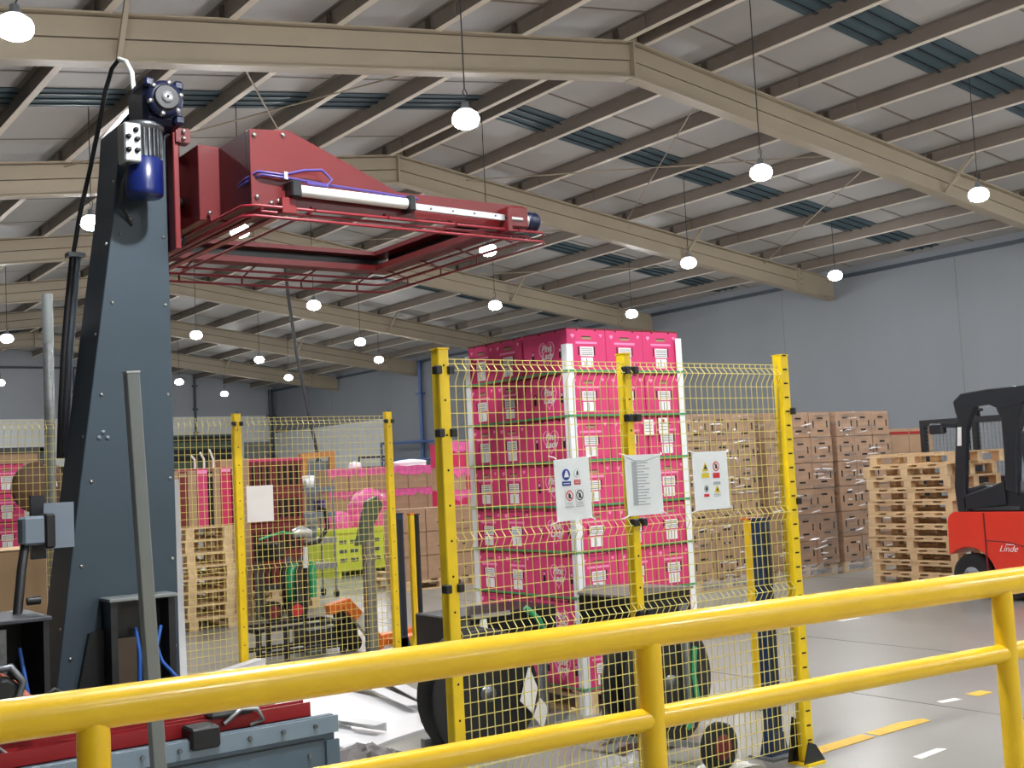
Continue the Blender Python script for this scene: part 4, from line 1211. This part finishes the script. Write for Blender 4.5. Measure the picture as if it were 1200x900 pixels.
# floor marks
def mark(name, pts, mat, label):
    o = MB().prism(pts, .0013, .0028, 'Z').build(name, mat)
    tag(o, label, 'marking')
mark('floor_tape', [(4.95, 4.36), (5.6, 4.40), (5.6, 4.50), (4.95, 4.47)], 'tape_yellow', 'worn yellow tape line on the floor from the right front post')
mark('floor_tape', [(5.64, 4.40), (6.15, 4.42), (6.17, 4.49), (5.98, 4.53), (5.64, 4.50)], 'tape_yellow', 'broken end of the yellow floor tape, farther from the fence')
mark('floor_tape', [(6.95, 4.62), (7.12, 4.62), (7.12, 4.72), (6.95, 4.72)], 'tape_yellow', 'small yellow tape scrap on the floor left of the right rail post')
mark('paper_scrap', [(5.35, 3.92), (5.62, 3.95), (5.60, 4.0), (5.36, 3.98)], 'paper', 'small white paper strip on the floor near the front right')
mark('paper_scrap', [(6.62, 4.66), (6.8, 4.64), (6.8, 4.70), (6.64, 4.72)], 'paper', 'pale scrap on the floor beside the small yellow tape')
mark('paper_scrap', [(9.3, 7.6), (9.6, 7.6), (9.6, 7.68), (9.3, 7.68)], 'paper', 'small white scrap on the floor before the forklift')
# ================================================================== forklift
fk = thing('forklift', 'red forklift truck with black overhead guard at the right edge', 'forklift', (11.95, 6.8, 0))
def arc(cy, cz, r, a0, a1, n=8):
    return [(cy + r * cos(R(a0 + (a1 - a0) * i / n)), cz + r * sin(R(a0 + (a1 - a0) * i / n))) for i in range(n + 1)]
body = [(5.2, .93), (7.70, .93)] + arc(7.70, .83, .1, 90, 0, 4) + [(7.81, .47)] + arc(7.57, .24, .31, 48, 178, 10) + [(7.25, .1), (5.2, .1)]
bd = MB().prism(body, 11.4, 12.5, 'X').build('body', 'truck_red', fk, bevel=.03)
MB().box(11.395, 11.41, 7.345, 7.36, .14, .92).build('panel_seam', 'dark_red', bd)
MB().tube([(11.398, 7.35, .63), (11.398, 7.1, .615), (11.398, 6.9, .57), (11.398, 6.5, .54)], .006, 6).build('panel_seam', 'dark_red', bd)
text_mesh('maker_lettering', 'Linde', .095, 'sheet_white', bd, (11.395, 7.10, .545), (0, -1, 0), (0, 0, 1), .45, .003, offset=-.001)
MB().bar((11.395, 7.12, .592), (11.395, 7.03, .588), .003, .007).build('lettering_swash', 'sheet_white', bd)
for x in (11.44, 12.28):
    wl = MB().lathe([(.06, 0), (.2, 0), (.235, .02), (.24, .05), (.24, .12), (.235, .15), (.2, .17), (.06, .17)], (x, 7.57, .24), 28, 'X').build('wheel', 'rubber', fk)
    MB().lathe([(.001, -.005), (.1, 0), (.12, .02)], (x, 7.57, .24), 18, 'X').build('hub', 'fin', wl)
    wl = MB().lathe([(.06, 0), (.25, 0), (.28, .02), (.29, .05), (.29, .15), (.28, .18), (.25, .2), (.06, .2)], (x, 5.75, .29), 28, 'X').build('wheel', 'rubber', fk)
MB().box(11.45, 12.45, 5.3, 7.2, .04, .12).build('underframe', 'truck_black', fk)
cw = MB().prism([(6.0, .93), (7.66, .93), (7.64, 1.16), (7.35, 1.22), (6.9, 1.14), (6.4, .98)], 11.43, 12.47, 'X').build('cowl', 'truck_black', fk, bevel=.02)
MB().box(11.42, 11.44, 6.95, 7.5, .945, .985).build('cowl_lip', 'seat', cw)
# overhead guard: two side frames joined by roof bars
for x in (11.40, 12.42):
    MB().prism([(7.66, .93), (7.68, 1.2), (7.60, 1.9), (7.56, 2.12), (7.44, 2.12), (7.49, 1.75), (7.55, 1.2), (7.54, .93)], x, x + .08, 'X').build('rear_pillar', 'truck_black', fk, bevel=.012)
    MB().prism([(7.60, 2.0), (7.62, 2.12), (7.52, 2.2), (7.2, 2.225), (6.2, 2.235), (5.7, 2.2), (5.5, 2.05), (5.6, 2.05), (5.8, 2.12), (6.7, 2.10), (6.86, 2.02), (7.08, 2.0), (7.2, 2.06), (7.35, 2.05), (7.44, 1.9), (7.5, 1.75)], x - .003, x + .083, 'X').build('roof_rail', 'truck_black', fk, bevel=.012)
    MB().prism([(7.09, 1.16), (7.05, 1.6), (7.07, 1.9), (7.12, 2.02), (6.80, 2.04), (6.88, 1.85), (6.93, 1.5), (6.95, 1.1)], x, x + .08, 'X').build('middle_pillar', 'truck_black', fk, bevel=.012)
    MB().prism([(5.5, 2.1), (5.6, 2.1), (5.3, .9), (5.2, .9)], x, x + .08, 'X').build('front_pillar', 'truck_black', fk, bevel=.012)
    MB().prism([(7.09, 1.0), (7.09, 1.25), (7.58, 1.1), (7.58, .95)], x, x + .08, 'X').build('lower_rail', 'truck_black', fk, bevel=.012)
for y in (7.5, 7.15, 6.8, 6.45, 6.1, 5.75):
    MB().box(11.47, 12.43, y - .04, y + .04, 2.14, 2.2).build('roof_bar', 'truck_black', fk)
MB().box(11.75, 12.2, 6.5, 7.0, 1.1, 1.28, .03).build('seat', 'seat', fk)
MB().prism([(6.92, 1.2), (7.05, 1.25), (7.12, 1.75), (7.0, 1.78)], 11.75, 12.2, 'X').build('seat_back', 'seat', fk, bevel=.03)
MB().tube([(11.7, 6.75, 1.3), (11.7, 6.65, 1.48), (11.7, 6.85, 1.55), (11.7, 6.95, 1.45)], .03, 10).build('armrest', 'seat', fk)
MB().bar((11.42, 7.6, 1.86), (11.42, 7.84, 1.88), .05, .05).build('lamp_arm', 'truck_black', fk)
lm = MB().box(11.38, 11.48, 7.76, 7.94, 1.78, 1.90, .02).build('work_lamp', 'truck_black', fk)
MB().prism([(7.60, 1.64), (7.55, 1.64), (7.535, 1.84), (7.58, 1.84)], 11.394, 11.401, 'X').build('paper_label', 'sticker', fk)
# parked truck's load guard behind the pallets
t = thing('load_guard', 'black lift truck load guard with mesh standing behind the pallet stack', 'truck', (13.9, 9.2, 0))
for y in (9.84, 8.62, 9.05, 9.2):
    MB().box(13.97, 14.05, y - .035, y + .035, .0 if y in (9.05, 9.2) else .4, 2.02).build('upright', 'truck_black', t)
for z in (1.98, 1.2, .45):
    MB().box(13.96, 14.04, 8.6, 9.86, z - .04, z + .04).build('crossbar', 'truck_black', t)
b = MB()
for i in range(22):
    y = 8.66 + .055 * i
    b.box(13.995, 14.003, y - .002, y + .002, 1.2, 1.95)
for i in range(14):
    b.box(13.995, 14.003, 8.62, 9.84, 1.22 + .055 * i - .002, 1.22 + .055 * i + .002)
b.build('mesh', 'galv', t, kind='stuff')
MB().lathe([(.03, 2.0), (.03, 2.08), (.07, 2.09), (.07, 2.12), (.02, 2.13)], (14.0, 9.0, 0), 12).build('beacon', 'truck_black', t)
for x in (13.7, 14.3):
    MB().box(x - .35, x + .35, 8.8, 8.95, 0, .06).build('foot', 'truck_black', t)
# ================================================================== things behind the rear fence
# pink film covered cartons, lime bin, bag heap
def blob(x0, x1, y0, y1, z0, z1, seed, n=14):
    rr = random.Random(seed)
    m = MB()
    vs, fs = [], []
    for j in range(n // 2 + 1):
        v = j / (n // 2)
        for i in range(n):
            u = 2 * pi * i / n
            k = 1 + rr.uniform(-.1, .1)
            sq = 1 / max(abs(cos(u)), abs(sin(u))) ** .6
            rad = (1 if v < .55 else cos((v - .55) / .45 * pi / 2 * .98) ** .6) * k
            vs.append(((x0 + x1) / 2 + (x1 - x0) / 2 * rad * cos(u) * sq * .85, (y0 + y1) / 2 + (y1 - y0) / 2 * rad * sin(u) * sq * .85, z0 + (z1 - z0) * v * (1 + rr.uniform(-.05, .05) * (v > .2))))
    for j in range(n // 2):
        for i in range(n):
            fs.append((j * n + i, j * n + (i + 1) % n, (j + 1) * n + (i + 1) % n, (j + 1) * n + i))
    return m.add(vs, fs, True)
lb = thing('pallet_bin', 'lime green slotted plastic pallet bin heaped with pink bags', 'bin', (9.6, 18.1, 0))
MB().box(9.0, 10.35, 17.65, 18.6, .1, .79, .01).build('body', 'lime', lb)
for x in (9.0, 9.6, 10.21):
    MB().box(x, x + .14, 17.66, 18.59, 0, .1).build('foot', 'lime', lb)
for k in range(3):
    for q in range(6):
        MB().box(9.1 + .21 * q, 9.24 + .21 * q, 17.645, 17.652, .25 + .15 * k, .31 + .15 * k).build('slot', 'shelf_green', lb)
MB().box(8.98, 10.37, 17.62, 18.62, .73, .80).build('rim', 'lime', lb)
MB().box(9.0, 9.1, 17.635, 17.65, .1, .73).build('corner_rib', 'lime', lb)
MB().box(10.25, 10.35, 17.635, 17.65, .1, .73).build('corner_rib', 'lime', lb)
tag(blob(9.5, 10.4, 17.75, 18.5, .8, 1.44, 2).build('pink_bag', 'pink_film'), 'large shiny pink plastic bag heaped on the lime bin', 'bag', 'pink bags on the lime bin')
tag(blob(9.05, 9.52, 17.72, 18.3, .8, 1.08, 3).build('pink_bag', 'pink_film'), 'smaller pink plastic bag on the left end of the lime bin', 'bag', 'pink bags on the lime bin')
def film_carton(x, y, z, w_, d_, h_, label, group, mat='card', drape=.16, seed=0, top=False):
    t = thing('lined_carton', label, 'carton', (x, y, z), group=group)
    MB().box(x, x + w_ - .012, y, y + d_, z, z + h_ - .01, .004).build('box', mat, t)
    rr = random.Random(seed)
    n = 8
    pts = [(x - .008 + (w_ + .004) * i / n, z + h_ - .01 - drape * rr.uniform(.5, 1.0)) for i in range(n + 1)] + [(x + w_ - .004, z + h_ + (.015 if top else -.012)), (x + w_ * .5, z + h_ + (.03 if top else -.012)), (x - .008, z + h_ + (.015 if top else -.012))]
    m = MB().prism(pts, y - .012, y - .001)
    m.box(x - .006, x + w_ - .006, y - .004, y + d_, z + h_ - .0095, z + h_ - .002)
    m.build('pink_liner', 'pink_film', t)
    return t
s = 0
for L in range(4):
    for c in range(7):
        s += 1
        film_carton(10.15 + .43 * c, 20.0, .14 + .415 * (3 - L), .43, .5, .415, 'brown carton with pink liner, %s row, %s from the left behind the lime bin' % (['top', 'second', 'third', 'bottom'][L], ORD[c]), 'pink lined cartons behind the lime bin', seed=s, top=L == 0)
pallet(10.3, 20.0, 0, 0, 'pallet under the left half of the pink lined cartons')
pallet(11.75, 20.0, 0, 0, 'pallet under the right half of the pink lined cartons')
tag(blob(11.65, 12.5, 20.05, 20.45, 1.82, 1.95, 5).build('white_bag', 'sheet_white'), 'white plastic sheet lying on top of the pink lined cartons', 'bag')
tag(blob(10.7, 10.95, 20.05, 20.35, 1.82, 1.95, 6).build('white_bag', 'sheet_white'), 'small white bag on top of the pink lined cartons, left end', 'bag')
for L in range(3):
    for c in range(4):
        t = thing('brown_carton', 'plain brown carton, %s row, %s from the left beside the rear opening' % (['bottom', 'middle', 'top'][L], ORD[c]), 'carton', (8.45 + .42 * c, 14.5, .146 + .335 * L), group='plain brown cartons beside the rear opening')
        MB().box(8.45 + .42 * c, 8.86 + .42 * c, 14.5, 15.0, .146 + .335 * L, .146 + .335 * (L + 1) - .006, .005).build('box', 'card', t)
        MB().box(8.63 + .42 * c, 8.68 + .42 * c, 14.498, 14.5, .26 + .335 * L, .275 + .335 * L).build('slot', 'hole', t)
        MB().box(8.45 + .42 * c, 8.86 + .42 * c, 14.498, 14.8, .146 + .335 * (L + 1) - .0055, .146 + .335 * (L + 1) - .004).build('flap', 'card_pale', t)
pallet(8.5, 14.5, 0, 0, 'grey shaded pallet under the plain brown cartons, left')
pallet(9.15, 15.6, 0, 0, 'pallet behind the plain brown cartons beside the rear opening')
for L in range(5):
    for c in range(3):
        film_carton(10.85 + .4 * c, 17.0, .14 + .4 * L, .4, .5, .4, 'pink and brown carton, %s layer, %s column, seen just right of the left front post' % (ORD[L], ('left', 'middle', 'right')[c]), 'pink and brown cartons behind the left front post', 'card' if (L + c) % 2 else 'pink_deep', .2, 50 + 3 * L + c, top=L == 4)
pallet(10.85, 17.0, 0, 0, 'pallet under the pink and brown carton stack behind the fence')
# dark red crates and upright flat cartons on the pallet stack
for L in range(4):
    for c in range(2):
        z = .29 + .41 * L
        t = thing('red_crate', 'dark red crate, %s from the floor, %s column behind the rear fence' % (ORD[L], ('left', 'right')[c]), 'crate', (5.9 + .42 * c, 14.0, z), group='dark red crates behind the rear fence')
        MB().box(5.9 + .42 * c, 6.31 + .42 * c, 14.0, 14.6, z, z + .39, .006).build('body', 'dark_red', t)
        for q in range(4):
            MB().box(5.95 + .42 * c + .09 * q, 6.0 + .42 * c + .09 * q, 13.995, 14.002, z + .06, z + .3).build('slot', 'hole', t)
        MB().box(5.895 + .42 * c, 6.315 + .42 * c, 13.99, 14.61, z + .365, z + .405).build('rim', 'pink' if L == 3 else 'dark_red', t)
pallet(5.7, 13.98, 0, 0, 'lower wooden pallet under the dark red crates')
pallet(5.7, 13.98, .1442, 0, 'upper wooden pallet under the dark red crates')
x = 4.50
for k, (wd, mt, h) in enumerate(((.10, 'pink_deep', .62), (.10, 'card', .60), (.06, 'card_pale', .64), (.10, 'dark_red', .63), (.11, 'card', .64), (.13, 'pink', .66), (.06, 'hole', .62), (.09, 'card', .66), (.13, 'pink_deep', .67), (.05, 'dark_red', .64))):
    t = thing('flat_carton', 'flat packed carton standing on the pallet stack, %s from the left' % ORD[k], 'carton', (x, 13.05, 1.1536), group='flat cartons on the pallet stack')
    MB().box(x, x + wd - .006, 13.05, 13.75, 1.1536, 1.1536 + h, .003).build('panel', mt, t)
    MB().box(x + .004, x + wd - .01, 13.046, 13.05, 1.1536 + h - .06, 1.1536 + h - .02).build('fold_line', 'pink_pale' if 'pink' in mt else 'card_pale', t)
    x += wd
for k, xx in enumerate((4.99, 5.10, 5.21)):
    t = thing('cord_loop', 'white cord loop sticking up from the flat cartons, %s from left' % ORD[k], 'cord', (xx, 13.2, 1.75), group='white cords on the flat cartons')
    MB().tube([(xx, 13.2, 1.75), (xx + .01, 13.18, 1.84), (xx, 13.16, 1.92), (xx - .05, 13.14, 1.97 + .03 * k)], .013, 8).build('cord', 'sheet_white', t)
t = thing('brown_carton', 'brown carton with flap behind the left rear yellow post', 'carton', (5.5, 13.6, 0))
MB().box(5.46, 5.82, 13.56, 13.95, 0, 1.92, .005).build('box', 'card', t)
MB().box(5.54, 5.7, 13.555, 13.56, 1.25, 1.42).build('label', 'card_pale', t)
# paper on the rear fence
t = thing('fence_notice', 'blank white paper sheet hung on the rear fence beside the yellow post', 'paper', (4.15, YB - .04, 1.28))
MB().box(4.03, 4.27, YB - .042, YB - .036, 1.285, 1.59).build('sheet', 'paper', t)
MB().cyl((4.05, YB - .04, 1.585), (4.05, YB + .0, 1.60), .004, 6).build('tie', 'wire_yellow', t)
# trolley, low frame, stacker, reel, board
t = thing('tool_trolley', 'grey wire trolley with trays beside the dark red crates', 'trolley', (7.4, 15.0, 0))
for x in (7.2, 7.62):
    for y in (14.9, 15.3):
        MB().cyl((x, y, .05), (x, y, 1.62), .016, 8).build('upright', 'galv', t)
        MB().lathe([(.02, -.02), (.05, -.02), (.05, .02), (.02, .02)], (x, y, .05), 12, 'X').build('castor', 'rubber', t)
for z in (.4, .75, 1.1, 1.45):
    MB().box(7.18, 7.64, 14.88, 15.32, z, z + .07).build('tray', 'mast_plate' if z > 1 else 'galv', t)
for xx, z, mt, lab in ((7.25, 1.525, 'sheet_white', 'white tub on the top tray of the grey trolley'), (7.4, 1.175, 'hose_purple', 'purple tub on the second tray of the grey trolley'), (7.26, .825, 'mast_plate', 'pale tub on the third tray of the grey trolley')):
    q = thing('tub', lab, 'tub', (xx, 15.0, z))
    MB().lathe([(.001, 0), (.07, 0), (.085, .15), (.08, .15), (.07, .01)], (xx + .08, 15.05, z), 14).build('body', mt, q)
    MB().lathe([(.088, .14), (.088, .16), (.001, .165)], (xx + .08, 15.05, z), 14).build('lid', mt, q)
t = thing('low_frame', 'low dark steel frame trolley on the floor behind the rear fence', 'trolley', (4.9, 10.3, 0))
for x in (4.35, 4.62, 5.18):
    for y in (10.05, 10.45):
        MB().box(x - .02, x + .02, y - .02, y + .02, 0, .3).build('leg', 'black_paint', t)
for y in (10.05, 10.45):
    MB().box(4.33, 5.2, y - .02, y + .02, .28, .31).build('top_rail', 'black_paint', t)
    MB().box(4.33, 5.2, y - .02, y + .02, .06, .1).build('lower_rail', 'black_paint', t)
for x in (4.35, 5.18):
    MB().box(x - .02, x + .02, 10.05, 10.45, .27, .31).build('end_rail', 'black_paint', t)
MB().box(4.85, 5.16, 10.08, 10.42, .1, .24).build('motor_box', 'black_paint', t)
MB().tube([(5.02, 10.5, .02), (5.03, 10.5, .5), (5.05, 10.5, .78)], .022, 8).build('pole', 'black_plastic', t)
MB().tube([(5.05, 10.5, .78), (5.055, 10.5, .98)], .022, 8).build('pole_tip', 'protector', t)
MB().tube([(5.05, 10.5, 1.0), (5.2, 10.5, 1.02), (5.3, 10.5, 1.15), (5.28, 10.5, 1.32), (5.2, 10.5, 1.36)], .022, 8).build('handle', 'black_plastic', t)
t = thing('hand_stacker', 'orange pallet truck with slanting white and orange strut, behind the rear fence', 'pallet truck', (5.5, 10.3, 0))
MB().bar((5.00, 9.98, .42), (5.22, 9.98, .46), .1, .09).build('head_bracket', 'orange', t)
MB().bar((5.17, 9.96, .47), (5.30, 9.96, .33), .1, .09, up=(0, 1, 0)).build('upper_strut', 'orange', t)
MB().bar((5.29, 9.96, .34), (5.43, 9.96, .16), .1, .08, up=(0, 1, 0)).build('label_strut', 'protector', t)
MB().bar((5.425, 9.96, .17), (5.54, 9.96, .02), .1, .09, up=(0, 1, 0)).build('lower_strut', 'orange', t)
for y in (9.9, 10.25):
    MB().bar((5.62, y, .055), (6.75, y + .5, .055), .13, .06).build('fork', 'orange', t)
MB().box(5.22, 5.32, 10.0, 10.3, .08, .4).build('pump', 'black_plastic', t)
MB().lathe([(.02, -.05), (.075, -.05), (.075, .05), (.02, .05)], (5.31, 10.1, .075), 16, 'Y').build('wheel', 'rubber', t)
t = thing('brown_reel', 'large brown reel on a stand at the far left behind the fence', 'reel', (3.0, 12.0, 0))
MB().lathe([(.02, -.05), (.24, -.05), (.25, -.03), (.25, .05), (.02, .05)], (2.99, 12.0, 1.68), 28, 'Y').build('disc', 'brown_reel', t)
MB().lathe([(.02, .12), (.24, .12), (.25, .16), (.02, .2)], (3.2, 12.05, 1.64), 24, 'Y').build('disc', 'hole', t)
MB().bar((2.99, 12.1, 0), (2.99, 12.1, 1.68), .06, .06).build('stand', 'shelf_green', t)
MB().box(2.75, 3.25, 11.85, 12.3, 0, .05).build('foot', 'shelf_green', t)
MB().tube([(3.03, 11.93, 1.90), (3.1, 11.92, 1.82), (3.13, 11.92, 1.68)], .014, 8).build('white_strap', 'sheet_white', t)
t = thing('notice_board', 'dark framed board on legs far left behind the fence', 'board', (4.5, 20.0, 0))
MB().box(3.9, 5.05, 20.0, 20.03, 1.6, 2.36).build('panel', 'card_pale', t)
MB().box(3.88, 5.07, 19.98, 20.03, 2.28, 2.38).build('frame', 'black_paint', t)
MB().box(4.98, 5.07, 19.98, 20.03, 1.6, 2.36).build('frame', 'black_paint', t)
for x in (4.0, 4.95):
    MB().box(x - .03, x + .03, 20.0, 20.05, 0, 1.6).build('leg', 'black_paint', t)
for L in range(6):
    for c in range(3):
        pink(2.07 + .341 * c, 13.0, .145 + .2995 * L, R(rnd.uniform(-.5, .5)), 'pink carton at the left edge, %s layer, %s column, behind the fence' % (ORD[L], ('left', 'middle', 'right')[c]), 'pink cartons at the left edge')
pallet(2.07, 13.0, 0, 90, 'pallet under the pink cartons at the left edge')
t = thing('brown_carton', 'big open brown carton behind the machine at the left edge', 'carton', (1.9, 8.6, 0))
MB().box(1.2, 2.16, 8.5, 9.1, 0, 1.24, .006).build('box', 'card_brightened', t)
MB().bar((1.2, 8.5, 1.235), (2.16, 8.5, 1.235), .01, .012).build('rim', 'card_pale', t)
# steel flue behind the mast
t = thing('steel_flue', 'grey steel tube standing tall left of the blue mast behind the fence', 'pipe', (2.52, 9.75, 0))
MB().cyl((2.52, 9.75, 0), (2.52, 9.75, 2.8), .04, 14).build('lower_tube', 'galv', t)
MB().cyl((2.52, 9.75, 2.8), (2.52, 9.75, 3.2), .043, 14).build('upper_tube', 'post_grey', t)
MB().box(2.44, 2.6, 9.67, 9.83, 0, .02).build('foot_plate', 'galv', t)
# far clutter along the end wall
t = thing('orange_frame', 'orange brown padded frame standing far behind the pink bags', 'frame', (10.0, 21.3, 0))
for x in (10.25, 10.85):
    MB().bar((x, 21.4, 0), (x + .1, 21.4, 2.15), .1, .1).build('upright', 'sofa_orange', t)
MB().bar((10.25, 21.4, 2.1), (10.98, 21.4, 2.14), .12, .12).build('top_bar', 'sofa_orange', t)
MB().box(10.3, 10.9, 21.42, 21.46, 1.0, 2.0).build('panel', 'mast_plate', t)
t = thing('black_frame', 'small black tube frame on top of the pink lined cartons', 'frame', (10.95, 20.3, 1.8))
MB().tube([(10.97, 20.3, 1.8), (10.97, 20.3, 2.02), (11.55, 20.3, 2.02), (11.55, 20.3, 1.8)], .025, 8).build('tube', 'black_paint', t)
MB().box(10.97, 11.55, 20.29, 20.31, 1.8, 1.84).build('foot_bar', 'black_paint', t)
for k, (x, y, h, mt, lab) in enumerate(((15.2, 40, 2.2, 'shelf_green', 'dark green storage rack along the far end wall, left'), (17.6, 41, 2.0, 'shelf_green', 'dark green storage rack before the dark door'), (13.0, 36, 1.6, 'galv', 'grey storage rack far behind the mast'))):
    t = thing('storage_rack', lab, 'rack', (x, y, 0))
    for xx in (x, x + 1.8):
        for yy in (y, y + .7):
            MB().box(xx - .04, xx + .04, yy - .04, yy + .04, 0, h).build('upright', mt, t)
    for q in range(4):
        z = h * (q + .5) / 4
        MB().box(x, x + 1.8, y - .03, y + .73, z, z + .06).build('shelf', mt, t)
    for q in range(4):
        for j in range(3):
            z = h * (q + .5) / 4 + .06
            if q < 3:
                MB().box(x + .1 + .57 * j, x + .55 + .57 * j, y + .05, y + .6, z, z + h * .17).build('bin', ('card', 'galv', 'post_grey')[(q + j) % 3], t)
